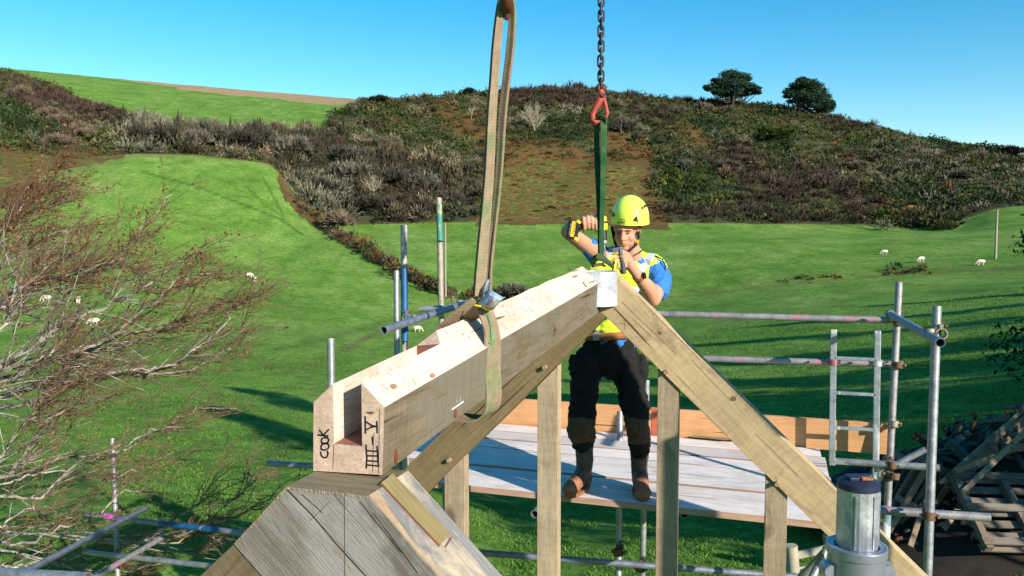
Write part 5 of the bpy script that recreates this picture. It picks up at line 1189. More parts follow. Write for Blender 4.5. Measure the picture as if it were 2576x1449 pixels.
# ------------------------------------------------------------------ sheep, crows, poles
wool = cloth('sheep_wool', (.72, .60, .50), .95, .15, 30, .8)
def sheep_mesh():
    V3 = Vector
    pr = [('e', V3((0, 0, .62)), (.46, .21, .235), Matrix.Identity(3)), ('e', V3((.26, 0, .60)), (.22, .18, .22), Matrix.Identity(3)), ('e', V3((-.3, 0, .63)), (.2, .19, .2), Matrix.Identity(3)),
          ('c', [V3((.40, 0, .62)), V3((.60, 0, .42)), V3((.68, 0, .26))], [.13, .09, .07]), ('e', V3((.72, 0, .20)), (.12, .065, .075), Matrix.Rotation(.9, 3, 'Y')),
          ('c', [V3((.62, .06, .34)), V3((.64, .14, .33))], [.03, .02]), ('c', [V3((.62, -.06, .34)), V3((.64, -.14, .33))], [.03, .02]), ('c', [V3((-.48, 0, .66)), V3((-.53, 0, .50))], [.04, .03])]
    for x in (-.30, .28):
        for y in (-.11, .11): pr.append(('c', [V3((x, y, .5)), V3((x + (.04 if x < 0 else 0), y, .26)), V3((x + random.uniform(-.05, .05), y, .02))], [.075, .042, .035]))
    return pr
SHEEP = [(628, 700, 'r', 'larger white sheep of the pair grazing mid field left of the scaffold'), (643, 709, 'f', 'small sheep just right of another in the middle of the left field'),
         (1050, 836, 'r', 'lone sheep grazing beside the blue painted upright'), (84, 732, 'l', 'sheep grazing highest behind the bare branches at far left'), (117, 765, 'l', 'sheep behind the branches, second from the left edge'),
         (197, 766, 'f', 'pinkish sheep behind the brown beech leaves'), (237, 822, 'l', 'brightest sheep, lowest behind the bare branches'), (2225, 641, 'l', 'sheep at right nearest the scaffold ladder side, left of two others'),
         (2318, 659, 'l', 'middle sheep of the three in the right hand field'), (2468, 668, 'l', 'sheep nearest the utility pole in the right field')]
proto = None
for i, (x, y, f, lab) in enumerate(SHEEP):
    g_ = on_ground(x, y, 40)
    if proto is None: proto = blob('sheep', sheep_mesh(), .026, None, [wool], amp=.02, nscale=9, smooth_it=3); o = proto
    else: o = proto.copy(); COL.objects.link(o)
    dcam = math.hypot(g_.x, g_.y); want = {0: .98, 1: .82}.get(i, .9)
    o.location = g_ - U_ * .03; base = YAW + {'r': 0, 'l': math.pi, 'f': math.pi * 1.6}[f] + random.uniform(-.35, .35); o.rotation_euler = (0, 0, base); o.scale = (want,) * 3
    tag(o, lab, 'sheep', 'sheep grazing on the pasture')
crow_m = simple('crow_black', (.008, .008, .010, 1), .5)
for i, (x, y, lab) in enumerate(((543, 664, 'black bird above the pair of sheep on the left field'), (721, 827, 'black bird on the grass right of the branch tips'))):
    g_ = on_ground(x, y + 3, 30); s = 1.5 if i == 0 else 1.3; Mx = lambda a, b, c: g_ + Vector((a, b, c)) * s
    mb = MB(); mb.sweep([Mx(-.26, 0, .10), Mx(-.12, 0, .14), Mx(.05, 0, .19), Mx(.16, 0, .26), Mx(.21, 0, .27), Mx(.28, 0, .25)], [.02, .07, .085, .05, .045, .008], 8); mb.sweep([Mx(.0, .03, .12), Mx(0, .03, .0)], .012, 4); mb.sweep([Mx(.03, -.03, .12), Mx(.03, -.03, .0)], .012, 4)
    tag(mb.build('crow', crow_m, None, smooth=True, origin=g_), lab, 'bird')
pole_m = wood('pole_wood', (.42, .38, .30, 1), (.25, .22, .17, 1), rot=(R_(90), 0, 0), long=1); 
for x, ytop, ybot, lab in ((2505, 527, 651, 'utility pole standing alone in the right hand field'), (1122, 562, 748, 'utility pole seen just right of the green and brown upright')):
    g_ = on_ground(x - 1, ybot, 60); d = (g_ - CAM).dot(FW); t_ = P(x, ytop, d)
    up_ = thing('utility_pole', lab, 'utility pole', g_)
    mb = MB(); mb.sweep([g_ - U_ * .3, Vector((g_.x, g_.y, t_.z))], [.17, .12], 10); mb.build('pole', pole_m, up_, smooth=True)
    mb = MB(); c = Vector((g_.x, g_.y, t_.z - .25)); mb.bar(c - RT * .95, c + RT * .95, .09, .08); mb.build('crossarm', dark_in, up_)
    for s_ in (-.9, 0, .9): mb = MB(); q = c + RT * s_; mb.sweep([q, q + U_ * .2], [.04, .05], 8); mb.build('insulator', simple('insulator', (.12, .10, .10, 1), .3), up_)

# ------------------------------------------------------------------ trees
def leaf_mat(name):
    M = Mat(name, .8, 0, .15); v_ = M.N('ShaderNodeVertexColor', layer_name='tint'); M.col(v_.outputs[0]); return M.m
LEAF = leaf_mat('leaf_colour')
def bark(name, a, b, c=None, sc=14):
    M = Mat(name, .9, 0, .15); v = M.coord((1, 1, 1)); n = M.noise(v, sc, 5, .65, .4); cc = M.ramp(n, [(.35, a), (.62, b)])
    if c is not None: cc = M.mix(M.ramp(M.noise(v, 3.2, 5, .7), [(.56, 0.0), (.64, .8)]), cc, c)
    M.col(cc); M.bump(n, .6, .01); return M.m
beech_bark = bark('beech_bark', S((78, 70, 62)), S((168, 162, 150)), S((128, 130, 80)), 9)
twig_m = bark('reddish_twig', S((82, 60, 48)), S((136, 106, 86)), None, 20)
grey_bark = bark('grey_bark', S((110, 104, 92)), S((165, 158, 142)), None, 5)
dark_bark = bark('dark_bark', S((38, 34, 28)), S((66, 58, 48)), None, 5)
def tube_np(acc, pts, r0, r1, sides=4):
    pts = np.asarray(pts, float); n_ = len(pts); t = np.gradient(pts, axis=0); t /= np.linalg.norm(t, axis=1)[:, None] + 1e-9
    a = np.array([0, 0, 1.0]) if abs(t[0][2]) < .9 else np.array([1.0, 0, 0]); x = np.cross(t, a); x /= np.linalg.norm(x, axis=1)[:, None] + 1e-9; y = np.cross(t, x)
    rr = np.linspace(r0, r1, n_); an = np.arange(sides) * 2 * math.pi / sides
    ring = pts[:, None, :] + (x[:, None, :] * np.cos(an)[None, :, None] + y[:, None, :] * np.sin(an)[None, :, None]) * rr[:, None, None]
    b = acc['n']; acc['v'].append(ring.reshape(-1, 3)); acc['n'] += n_ * sides
    i = np.arange(n_ - 1)[:, None] * sides; k = np.arange(sides)[None, :]; k2 = (k + 1) % sides
    acc['f'].append(np.stack([b + i + k, b + i + k2, b + i + sides + k2, b + i + sides + k], -1).reshape(-1, 4))
def new_acc(): return {'v': [], 'f': [], 'n': 0}
def flush(acc, name, mat, parent):
    if not acc['v']: return None
    o0 = np.array(wloc(parent)); return np_mesh(name, np.concatenate(acc['v']) - o0, np.concatenate(acc['f']), mat, parent, None, 4, True)
def bend(p, d, L, n_, wob, drift, r):
    """wandering shoot from p along d"""
    out = [p]; d = d / np.linalg.norm(d)
    for k in range(n_):
        d = d + r.normal(0, wob, 3) + drift / n_; d /= np.linalg.norm(d); p = p + d * L / n_; out.append(p)
    return np.array(out)
def cubic(pts, sub):
    P_ = [np.array(p) for p in pts]; out = []
    for i in range(len(P_) - 1):
        p0, p1, p2, p3 = P_[max(i - 1, 0)], P_[i], P_[i + 1], P_[min(i + 2, len(P_) - 1)]
        for k in range(sub): t = k / sub; out.append(.5 * ((2 * p1) + (p2 - p0) * t + (2 * p0 - 5 * p1 + 4 * p2 - p3) * t * t + (3 * p1 - p0 - 3 * p2 + p3) * t ** 3))
    out.append(P_[-1]); return np.array(out)
Z3 = lambda l: [(x * .3703, 469.6 + y * .3703) for x, y in l]      # zoom-crop coordinates -> picture
Z5 = lambda l: [(x * .3385, 1006.2 + y * .3385) for x, y in l]
r3 = np.random.default_rng(5)
wind = np.array(RT * .85 + U_ * .42 + F0 * .05)
def beech(name, label, trunk_px, d_tr, limbs, nside, leaf_p, thick, seed, depthj=.25):
    r = np.random.default_rng(seed)
    b = P(trunk_px[0], trunk_px[1], d_tr); root_z = ground_z(b.x, b.y); root = thing(name, label, 'tree', (b.x, b.y, root_z))
    tr, br, tw = new_acc(), new_acc(), new_acc(); lv, lc = [], []
    crown = np.array(b)
    tube_np(tr, cubic([(b.x - .3, b.y, root_z - .2), (b.x - .15, b.y, (root_z + b.z) / 2), (b.x, b.y, b.z), (b.x + .1, b.y, b.z + 1.2)], 5), .26, .15, 10)
    for li, (px_l, d0, d1, rad) in enumerate(limbs):
        ps = [np.array(P(x, y, d0 + (d1 - d0) * i / (len(px_l) - 1) + r.normal(0, depthj * .3))) for i, (x, y) in enumerate(px_l)]
        z_on = ps[0][2] - .35; base = np.array([b.x, b.y, min(max(z_on, root_z + .6), b.z + 1.1)])
        c_ = cubic([base, base * .45 + ps[0] * .55 + np.array([0, 0, .05])] + ps, 5)
        c_[3:] += r.normal(0, .012, c_[3:].shape); tube_np(br, c_, rad * 1.6, rad * .25, 6)
        total = len(c_)
        for k in range(nside):
            t = r.uniform(.22, .98); idx = int(t * (total - 2)); p = c_[idx] + (c_[idx + 1] - c_[idx]) * r.random(); tan = c_[idx + 1] - c_[idx]; tan /= np.linalg.norm(tan) + 1e-9
            side = np.cross(tan, r.normal(0, 1, 3)); side /= np.linalg.norm(side); d = tan * .9 + side * .6 + wind * .35
            L = r.uniform(.35, 1.15) * (1.15 - .55 * t); s1 = bend(p, d, L, 7, .13, wind * .30, r); rb = rad * (1 - t * .8) * .42 + .0024
            tube_np(br if rb > .0062 else tw, s1, rb, .0022, 4)
            for q in range(r.integers(3, 8)):
                j = r.integers(1, 7); p2 = s1[j]; t2 = s1[j] - s1[j - 1]; t2 /= np.linalg.norm(t2) + 1e-9; sd = np.cross(t2, r.normal(0, 1, 3)); sd /= np.linalg.norm(sd)
                s2 = bend(p2, t2 * .9 + sd * .65 + wind * .2, r.uniform(.12, .42) * L ** .5, 5, .16, wind * .25, r); tube_np(tw, s2, .0026, .0011, 3)
                for q3 in range(r.integers(0, 3)):
                    j3 = r.integers(1, 5); t3 = s2[j3] - s2[j3 - 1]; t3 /= np.linalg.norm(t3) + 1e-9; sd3 = np.cross(t3, r.normal(0, 1, 3)); sd3 /= np.linalg.norm(sd3)
                    s3 = bend(s2[j3], t3 + sd3 * .7, r.uniform(.05, .16), 3, .15, wind * .2, r); tube_np(tw, s3, .0018, .0010, 3)
                if r.random() < leaf_p(p2, idx / total, li):
                    for q4 in range(r.integers(3, 8)):
                        c = s2[r.integers(1, 6)] + r.normal(0, .025, 3); a = r.normal(0, 1, 3); a /= np.linalg.norm(a); bb = np.cross(a, r.normal(0, 1, 3)); bb /= np.linalg.norm(bb); sz = r.uniform(.009, .017)
                        lv += [c - a * sz * 1.3, c + bb * sz * .75 + np.array([0, 0, .004]), c + a * sz * 1.3, c - bb * sz * .75]
                        cl = [(.13, .045, .022), (.17, .062, .024), (.09, .036, .022), (.24, .11, .04)][r.integers(4)]; lc += [cl] * 4
    flush(tr, 'trunk', beech_bark, root); flush(br, 'branches', beech_bark, root); flush(tw, 'twigs', twig_m, root)
    if lv:
        lv = np.array(lv) - np.array(wloc(root)); lc = np.concatenate([np.array(lc), np.ones((len(lc), 1))], 1); o = np_mesh('leaves', lv, np.arange(len(lv)).reshape(-1, 4), LEAF, root, lc, 4); tag(o, kind='stuff')
    return root
L1 = [(Z3([(-60, 1250), (0, 1210), (170, 1130), (330, 1010), (450, 920), (600, 870), (760, 800), (900, 720), (1050, 640), (1200, 520), (1380, 430)]), 7.6, 7.9, .036),
      (Z3([(-80, 1390), (0, 1340), (170, 1260), (300, 1160), (400, 1080), (480, 990)]), 7.2, 7.3, .026),
      (Z3([(-60, 1440), (170, 1390), (400, 1260), (440, 1200), (560, 1130), (700, 1060), (900, 1000), (1100, 940), (1260, 905)]), 7.8, 8.2, .034),
      (Z3([(60, 1500), (270, 1449), (500, 1290), (900, 1250), (1150, 1220), (1300, 1120), (1400, 1060), (1520, 940), (1600, 820), (1750, 740)]), 7.9, 8.4, .030),
      (Z3([(500, 1330), (900, 1280), (1300, 1250), (1500, 1130), (1600, 1050), (1700, 880)]), 8.2, 8.6, .022),
      (Z3([(-160, 900), (0, 770), (120, 660), (200, 580), (300, 530), (450, 480), (520, 430)]), 8.0, 8.4, .026),
      (Z3([(-100, 1020), (60, 900), (100, 700), (240, 660), (450, 590), (620, 550), (770, 500)]), 7.4, 7.8, .022),
      (Z3([(-60, 860), (100, 800), (220, 690), (400, 600), (620, 590), (800, 540), (960, 560)]), 7.6, 8.0, .020),
      (Z3([(-160, 700), (0, 560), (160, 440), (260, 370), (440, 300), (560, 260)]), 8.4, 8.8, .022),
      (Z3([(-160, 560), (0, 400), (130, 250), (300, 140), (450, 90)]), 8.6, 9.0, .020),
      (Z3([(-160, 480), (-20, 300), (120, 140), (260, 30), (330, -30)]), 8.8, 9.2, .018),
      (Z3([(-100, 330), (60, 230), (230, 60), (360, -60), (480, -100)]), 8.8, 9.2, .016),
      (Z3([(200, 1250), (300, 1040), (360, 860), (440, 760), (560, 640), (760, 520), (860, 400), (980, 270), (1150, 60)]), 7.9, 8.4, .024),
      (Z3([(380, 1160), (700, 1050), (900, 900), (1060, 780), (1180, 650), (1290, 600), (1500, 600)]), 7.7, 8.0, .020),
      (Z3([(560, 1120), (900, 1060), (1130, 960), (1260, 900), (1380, 840), (1490, 790)]), 8.0, 8.3, .018),
      (Z5([(-60, 600), (140, 480), (290, 220), (330, 170), (520, 60), (740, 0), (900, -60)]), 7.5, 7.9, .028),
      (Z5([(-60, 480), (0, 420), (160, 200), (240, 120), (300, 0), (430, -120)]), 7.3, 7.5, .024)]
def lp_main(p, t, li): 
    return .42 if li in (5, 8, 9, 10, 11) else (.42 if t > .6 and li in (0, 12, 13, 7) else .07)
L1 = [(a, b, c, d * .62) for a, b, c, d in L1]
beech('beech_tree', 'wind-swept beech with pale limbs and brown clinging leaves filling the left', (-420, 1330), 8.2, L1, 42, lp_main, 1, 21)
L2 = [(Z5([(-100, 760), (0, 720), (300, 720), (560, 480), (800, 380), (1000, 300), (1170, 210), (1400, 200)]), 7.2, 7.6, .024),
      (Z5([(-100, 1070), (0, 1065), (220, 1060), (500, 950), (650, 880), (760, 830), (900, 700), (1060, 660)]), 6.9, 7.3, .022),
      (Z5([(-100, 1260), (0, 1250), (200, 1230), (400, 1180), (700, 1165), (900, 1120), (1100, 1020), (1250, 960)]), 7.8, 8.1, .028),
      (Z5([(900, 1060), (1200, 1010), (1300, 1000), (1400, 980), (1500, 1000), (1640, 1040), (1740, 1090)]), 8.0, 8.2, .020),
      (Z5([(1000, 1000), (1310, 890), (1480, 760), (1560, 640), (1700, 560), (1860, 530)]), 8.0, 8.2, .012),
      (Z5([(1100, 1060), (1530, 930), (1800, 850), (2000, 740), (2080, 610)]), 8.1, 8.3, .022),
      (Z5([(1200, 1060), (1520, 920), (1700, 760), (1840, 640), (1900, 520)]), 8.1, 8.3, .014),
      (Z5([(300, 1180), (500, 1240), (800, 1280), (1040, 1260), (1300, 1160), (1400, 1100)]), 7.9, 8.1, .014),
      (Z5([(-60, 930), (60, 900), (200, 810), (330, 800), (420, 830), (640, 860)]), 7.0, 7.2, .016),
      (Z5([(100, 560), (400, 440), (640, 420), (900, 380), (1100, 250), (1300, 160), (1500, 60), (1800, 80)]), 7.6, 8.0, .020),
      (Z5([(0, 640), (240, 560), (500, 520), (720, 600), (900, 560), (1100, 480), (1300, 380)]), 7.4, 7.7, .014)]
L2 = [(a, b, c, d * .6) for a, b, c, d in L2]
beech('lichened_tree', 'lower lichen-spotted bare tree with dark twigs reaching right across the grass', (-380, 1480), 7.9, L2, 17, lambda p, t, li: .05, 1, 33)
# trees on the hill
def hill_tree(name, label, x, y, hpx, wpx, mat, seed, leafy=None, group=None, nb=14):
    r = np.random.default_rng(seed); g_ = on_ground(x, y, 100); d = (g_ - CAM).dot(FW); H = hpx * d / FOC; W = wpx * d / FOC / 2; root = thing(name, label, 'tree', g_, group)
    tr, br = new_acc(), new_acc(); th = max(.10, H * .026); b = np.array(g_); tube_np(tr, bend(b - np.array([0, 0, .3]), np.array([0, 0, 1.0]), H * .35, 4, .04, np.zeros(3), r), th, th * .7, 7)
    for k in range(nb):
        a = r.uniform(0, 6.28); el = r.uniform(.25, 1.4); dv = np.array([math.cos(a) * math.cos(el), math.sin(a) * math.cos(el), math.sin(el)]); L = 1 / math.sqrt((math.cos(el) / W) ** 2 + (math.sin(el) / (H * .8)) ** 2)
        s1 = bend(b + np.array([0, 0, H * r.uniform(.08, .3)]), dv, L * .9, 7, .09, np.array([0, 0, .25]), r); tube_np(br, s1, th * .5, th * .12, 4)
        for q in range(9):
            j = r.integers(2, 8); t2 = s1[min(j, 7)] - s1[j - 1]; t2 /= np.linalg.norm(t2); s2 = bend(s1[min(j, 7)], t2 + r.normal(0, .5, 3), L * r.uniform(.2, .42), 4, .12, np.array([0, 0, .3]), r); tube_np(br, s2, th * .2, th * .07, 3)
            for q3 in range(3): s3 = bend(s2[r.integers(1, 4)], t2 + r.normal(0, .7, 3), L * .16, 2, .1, np.zeros(3), r); tube_np(br, s3, th * .10, th * .05, 3)
    flush(tr, 'trunk', mat, root); flush(br, 'branches', mat, root); return root
def dome_bush(name, label, x, y, hpx, wpx, c, seed, group=None):
    r = np.random.default_rng(seed); g_ = on_ground(x, y, 100); d = (g_ - CAM).dot(FW); H = hpx * d / FOC * .95; W = wpx * d / FOC / 2; root = thing(name, label, 'tree', g_, group); b = np.array(g_)
    st = new_acc()
    for k in range(9):
        a = r.uniform(0, 6.28); el = r.uniform(.5, 1.4); tube_np(st, bend(b - np.array([0, 0, .1]), np.array([math.cos(a) * math.cos(el), math.sin(a) * math.cos(el), math.sin(el)]), H * .75, 5, .10, np.array([0, 0, .3]), r), .10, .03, 4)
    flush(st, 'stems', pale_b, root); T, C_ = [], []; sub = [(0, 0, .15, .8)] + [(r.normal(0, .42), r.normal(0, .42), r.uniform(.2, .5), r.uniform(.38, .6)) for _ in range(9)]
    for (ox, oy, oz, sc) in sub:
        tri, sh = bush_faces('twig', 420, r); t = tri.reshape(-1, 3); T.append(np.stack([(t[:, 0] * sc + ox) * W, (t[:, 1] * sc + oy) * W, (t[:, 2] * sc + oz * .8) * H], 1)); C_.append(np.repeat(np.array(c)[None, :] * (sh * r.uniform(.85, 1.15))[:, None], 3, 0))
    T = np.concatenate(T); C_ = np.concatenate(C_); C_ = np.concatenate([C_, np.ones((len(C_), 1))], 1); np_mesh('crown', T, np.arange(len(T)).reshape(-1, 3), SCRUB_M, root, C_); return root
pale_b = bark('pale_bark', S((128, 116, 96)), S((196, 182, 156)), None, 2); tan_b = bark('tan_twig', S((150, 120, 96)), S((198, 168, 136)), None, 2); mid_b = bark('mid_twig', S((84, 74, 62)), S((130, 118, 100)), None, 2)
hill_tree('bare_tree', 'large pale leafless tree standing alone on the brown hillside between the slings', 1345, 333, 68, 84, pale_b, 41, nb=26)
for i, (x, y, h, w, m_, lab) in enumerate([(1186, 300, 36, 34, pale_b, 'small pale bare tree left of the beige sling on the hill'), (1460, 285, 30, 16, pale_b, 'thin bare tree just left of the chain on the hill'),
        (1415, 280, 28, 20, pale_b, 'slender bare tree above and right of the lone pale tree'), (1563, 335, 44, 50, mid_b, 'greyish bushy bare tree right of the red hook'),
        (1600, 360, 34, 30, mid_b, 'smaller grey bare tree below the bushy one right of the hook'), (850, 580, 60, 84, tan_b, 'rounded tan bush at the lower end of the hedge band'),
        (155, 370, 40, 70, tan_b, 'rounded pale tan bush on the far left slope'), (212, 350, 36, 60, tan_b, 'pale tan bush right of the rounded one at far left'), (1283, 755, 46, 90, mid_b, 'bare brown bush behind the beam, right of the webbing knot'),
        (880, 420, 66, 100, mid_b, 'grey spreading tree in the middle thicket left of the sling'), (1000, 470, 60, 90, mid_b, 'grey pale-limbed tree low in the middle thicket'), (940, 500, 50, 80, pale_b, 'pale limbed thicket tree above the blue upright'),
        (545, 372, 74, 80, mid_b, 'grey-green crowned tree standing proud of the hedge line'), (655, 372, 80, 96, mid_b, 'tallest grey tree in the hedge line at its right end'), (455, 335, 40, 50, tan_b, 'tan tree topping the hedge line left of centre'),
        (1130, 520, 50, 70, mid_b, 'dark bare tree behind the tallest left upright'), (770, 400, 60, 80, mid_b, 'bare tree where the hedge line turns downhill'), (1835, 430, 30, 60, mid_b, 'squat bare bush in the gorse on the right hill')]):
    if m_ is pale_b: hill_tree('bare_tree', lab, x, y, h, w, m_, 60 + i, nb=16 if w > 40 else 8)
    else: dome_bush('bare_tree', lab, x, y, h, w, (.20, .15, .105) if m_ is tan_b else [(.098, .092, .068), (.075, .066, .048), (.125, .112, .085)][i % 3], 60 + i)
for i, (x, y, h, w, k, lab) in enumerate([(115, 300, 36, 60, 1, 'upper pale tan bush on the far left slope'), (165, 318, 34, 60, 1, 'tan bush just below the upper one on the far left slope'), (205, 335, 30, 56, 1, 'tan bush between two others on the far left slope'),
    (60, 245, 34, 60, 1, 'pale crowned bush near the skyline at far left'), (530, 345, 50, 60, 1, 'tan topped tree right of centre in the hedge line'), (690, 345, 46, 56, 1, 'pinkish tan crown at the right end of the hedge line'), (375, 375, 70, 80, 0, 'dark brown crown at the left end of the hedge line'),
    (420, 378, 70, 70, 0, 'second dark crown from the left in the hedge line'), (490, 380, 68, 76, 2, 'grey crown left of the grey-green one in the hedge line'), (600, 385, 72, 80, 0, 'brown crown between two grey trees in the hedge line'), (720, 400, 66, 84, 2, 'grey tree where the hedge line starts to drop'),
    (870, 455, 60, 100, 2, 'broad pale grey tree above the lower thicket'), (1075, 480, 60, 90, 2, 'pinkish grey tree at the right of the lower thicket'), (800, 500, 60, 90, 0, 'dark tree at the left edge of the lower thicket'), (930, 540, 56, 90, 0, 'dark crown at the foot of the lower thicket'), (1060, 545, 50, 90, 0, 'dark crown at the right foot of the lower thicket'),
    (1765, 252, 20, 74, 3, 'dark low bush on the skyline left of the pines'), (1545, 232, 24, 90, 3, 'dark gorse mound on the skyline behind the chain'), (1425, 243, 14, 60, 3, 'low dark bush on the rounded hilltop'), (1180, 240, 22, 40, 3, 'dark green bush on the skyline left of the beige sling'), (960, 262, 26, 60, 3, 'dark bush where the hill meets the far field'),
    (2230, 300, 18, 40, 3, 'small round bush on the right hand skyline'), (2535, 392, 30, 90, 0, 'dark crowned trees on the skyline at the right edge'), (1950, 355, 42, 80, 4, 'bright green gorse bush on the right hill'), (1770, 285, 30, 60, 1, 'pinkish bush under the left pine'), (1830, 285, 22, 50, 1, 'tan bush below and right of the left pine trunk'),
    (1565, 330, 40, 54, 2, 'pale grey bush right of the red hook'), (1700, 290, 24, 36, 2, 'small pale bush between the hook and the left pine'), (1725, 430, 34, 36, 2, 'grey bush at the head of the gorse clump'), (2150, 430, 30, 56, 2, 'pale bush where the right slope turns grey'), (2300, 430, 32, 60, 2, 'pale grey bush in the middle of the right thicket'),
    (2420, 455, 34, 64, 2, 'largest pale bush in the right thicket'), (2350, 500, 34, 60, 3, 'dark bush at the foot of the right thicket')]):
    dome_bush('bush', lab, x, y, h, w, [(.066, .056, .042), (.20, .15, .105), (.15, .135, .10), (.030, .040, .013), (.055, .085, .015)][k], 160 + i)
def pine(label, x, y, pads, seed, limbs):
    r = np.random.default_rng(seed); g_ = on_ground(x, y, 200); d = (g_ - CAM).dot(FW); root = thing('pine_tree', label, 'pine tree', g_, 'dark pines on the skyline')
    tr, br = new_acc(), new_acc(); b = np.array(g_); m = d / FOC; V_, C_ = [], []; 
    tube_np(tr, bend(b - np.array([0, 0, .5]), np.array([0, 0, 1.0]), 34 * m, 5, .05, np.zeros(3), r), .9, .6, 9)
    for (cx, cy, rx, ry) in pads:
        c = np.array(P(cx, cy, d + r.uniform(-3, 3))); tube_np(br, cubic([b + np.array([0, 0, 3.2]), b * .5 + c * .5 + np.array([0, 0, -.8]), c], 5), .38, .10, 5)
        for rep in range(3):
            n_ = int(rx * ry * 1.3) + 120; u_ = r.normal(0, 1, (n_, 3)); u_ /= np.linalg.norm(u_, axis=1)[:, None]; rad = r.uniform(.35, 1.0, n_)[:, None] ** .6
            cc = c + (u_ * rad * r.uniform(.8, 1.25, (n_, 1))) * np.array([rx, rx, ry * 1.45]) * m + np.array([0, 0, 0]) * rep
            a = r.normal(0, 1, (n_, 3)); a[:, 2] *= .5; a /= np.linalg.norm(a, axis=1)[:, None]; bq = r.normal(0, 1, (n_, 3)); bq /= np.linalg.norm(bq, axis=1)[:, None]; s_ = r.uniform(.30, .62, n_)[:, None]
            V_.append(np.stack([cc - a * s_, cc + a * s_, cc + bq * s_ * .8], 1).reshape(-1, 3)); cl = np.array([(.022, .050, .022), (.032, .064, .026), (.016, .038, .018)])[r.integers(0, 3, n_)] * r.uniform(.7, 1.3, (n_, 1)); C_.append(np.repeat(cl, 3, 0))
    flush(tr, 'trunk', dark_bark, root); flush(br, 'limbs', dark_bark, root); V_ = np.concatenate(V_) - b; C_ = np.concatenate(C_); C_ = np.concatenate([C_, np.ones((len(C_), 1))], 1)
    o = np_mesh('crown', V_, np.arange(len(V_)).reshape(-1, 3), LEAF, root, C_); return root
D3 = lambda l: [((2500 + x / 1.811) * .67083, (200 + y / 1.811) * .67083, rx * .3703, ry * .3703) for x, y, rx, ry in l]
pine('left hand pine on the skyline with a layered flat crown', 1842, 274, D3([(430, 140, 70, 18), (490, 160, 80, 20), (380, 190, 80, 18), (530, 175, 45, 16), (470, 205, 90, 22), (360, 225, 85, 18), (300, 240, 45, 13), (270, 228, 25, 8), (560, 225, 55, 16), (430, 250, 95, 22), (350, 262, 45, 12), (600, 240, 42, 10), (560, 265, 60, 14), (470, 285, 65, 14), (390, 280, 45, 14), (620, 265, 25, 9), (330, 182, 28, 8)]), 3, 0)
pine('right hand pine on the skyline, rounded and leaning right', 2010, 284, D3([(920, 185, 45, 16), (960, 205, 70, 20), (890, 215, 55, 15), (1000, 225, 65, 20), (860, 250, 60, 15), (820, 262, 30, 10), (940, 250, 90, 22), (1030, 262, 60, 20), (1060, 300, 60, 22), (900, 285, 80, 18), (830, 290, 40, 10), (1000, 300, 80, 24), (1080, 335, 55, 22), (1100, 370, 45, 20), (1060, 380, 55, 18), (930, 325, 70, 14), (850, 325, 35, 9), (1010, 345, 60, 20), (1120, 345, 25, 18)]), 4, 0)
# dark trees along the right edge and beyond it: these throw the long shadows over the near pasture
def big_tree(label, x, y, H, W, seed, n_=2600, group=None, dens=1.0, trunk_h=.3):
    r = np.random.default_rng(seed); z = ground_z(x, y); root = thing('evergreen_tree', label, 'tree', (x, y, z), group); b = np.array([x, y, z]); tr, br = new_acc(), new_acc(); V_, C_ = [], []
    tube_np(tr, bend(b - np.array([0, 0, .3]), np.array([0, 0, 1.0]), H * .85, 8, .03, np.zeros(3), r), H * .022 + .05, .06, 8)
    K = 26
    for k in range(K):
        t = k / (K - 1); zc = H * (trunk_h + (1 - trunk_h) * t); Rk = W * (1 - t ** 1.6 * .85) * r.uniform(.6, 1); a = r.uniform(0, 6.28); c = b + np.array([math.cos(a) * Rk * .6, math.sin(a) * Rk * .6, zc])
        tube_np(br, cubic([b + np.array([0, 0, zc - H * .08]), b * .4 + c * .6, c], 4), .07, .02, 4)
        m_ = int(n_ / K); u_ = r.normal(0, 1, (m_, 3)); u_ /= np.linalg.norm(u_, axis=1)[:, None]; cc = c + u_ * (r.uniform(.2, 1, (m_, 1)) ** .6) * np.array([Rk * .6 + .25, Rk * .6 + .25, H * .055 + .2])
        a_ = r.normal(0, 1, (m_, 3)); a_ /= np.linalg.norm(a_, axis=1)[:, None]; b_ = np.cross(a_, r.normal(0, 1, (m_, 3))); b_ /= np.linalg.norm(b_, axis=1)[:, None] + 1e-9; s_ = r.uniform(.09, .2, (m_, 1)) * (1.5 if H > 8 else .8)
        V_.append(np.stack([cc - a_ * s_, cc + b_ * s_ * .6, cc + a_ * s_], 1).reshape(-1, 3)); cl = np.array([(.020, .042, .018), (.030, .055, .020), (.015, .032, .016)])[r.integers(0, 3, m_)] * r.uniform(.7, 1.3, (m_, 1)); C_.append(np.repeat(cl, 3, 0))
    flush(tr, 'trunk', dark_bark, root); flush(br, 'limbs', dark_bark, root); V_ = np.concatenate(V_) - b; C_ = np.concatenate(C_); C_ = np.concatenate([C_, np.ones((len(C_), 1))], 1)
    np_mesh('crown', V_, np.arange(len(V_)).reshape(-1, 3), LEAF, root, C_); return root
def camxy(r_, d_): v = RT * r_ + F0 * d_; return v.x, v.y
big_tree('dark evergreen poking into the right edge beside the utility pole', *camxy(15.0, 20.8), 6.6, 1.9, 71, 5200, dens=1, trunk_h=.12)
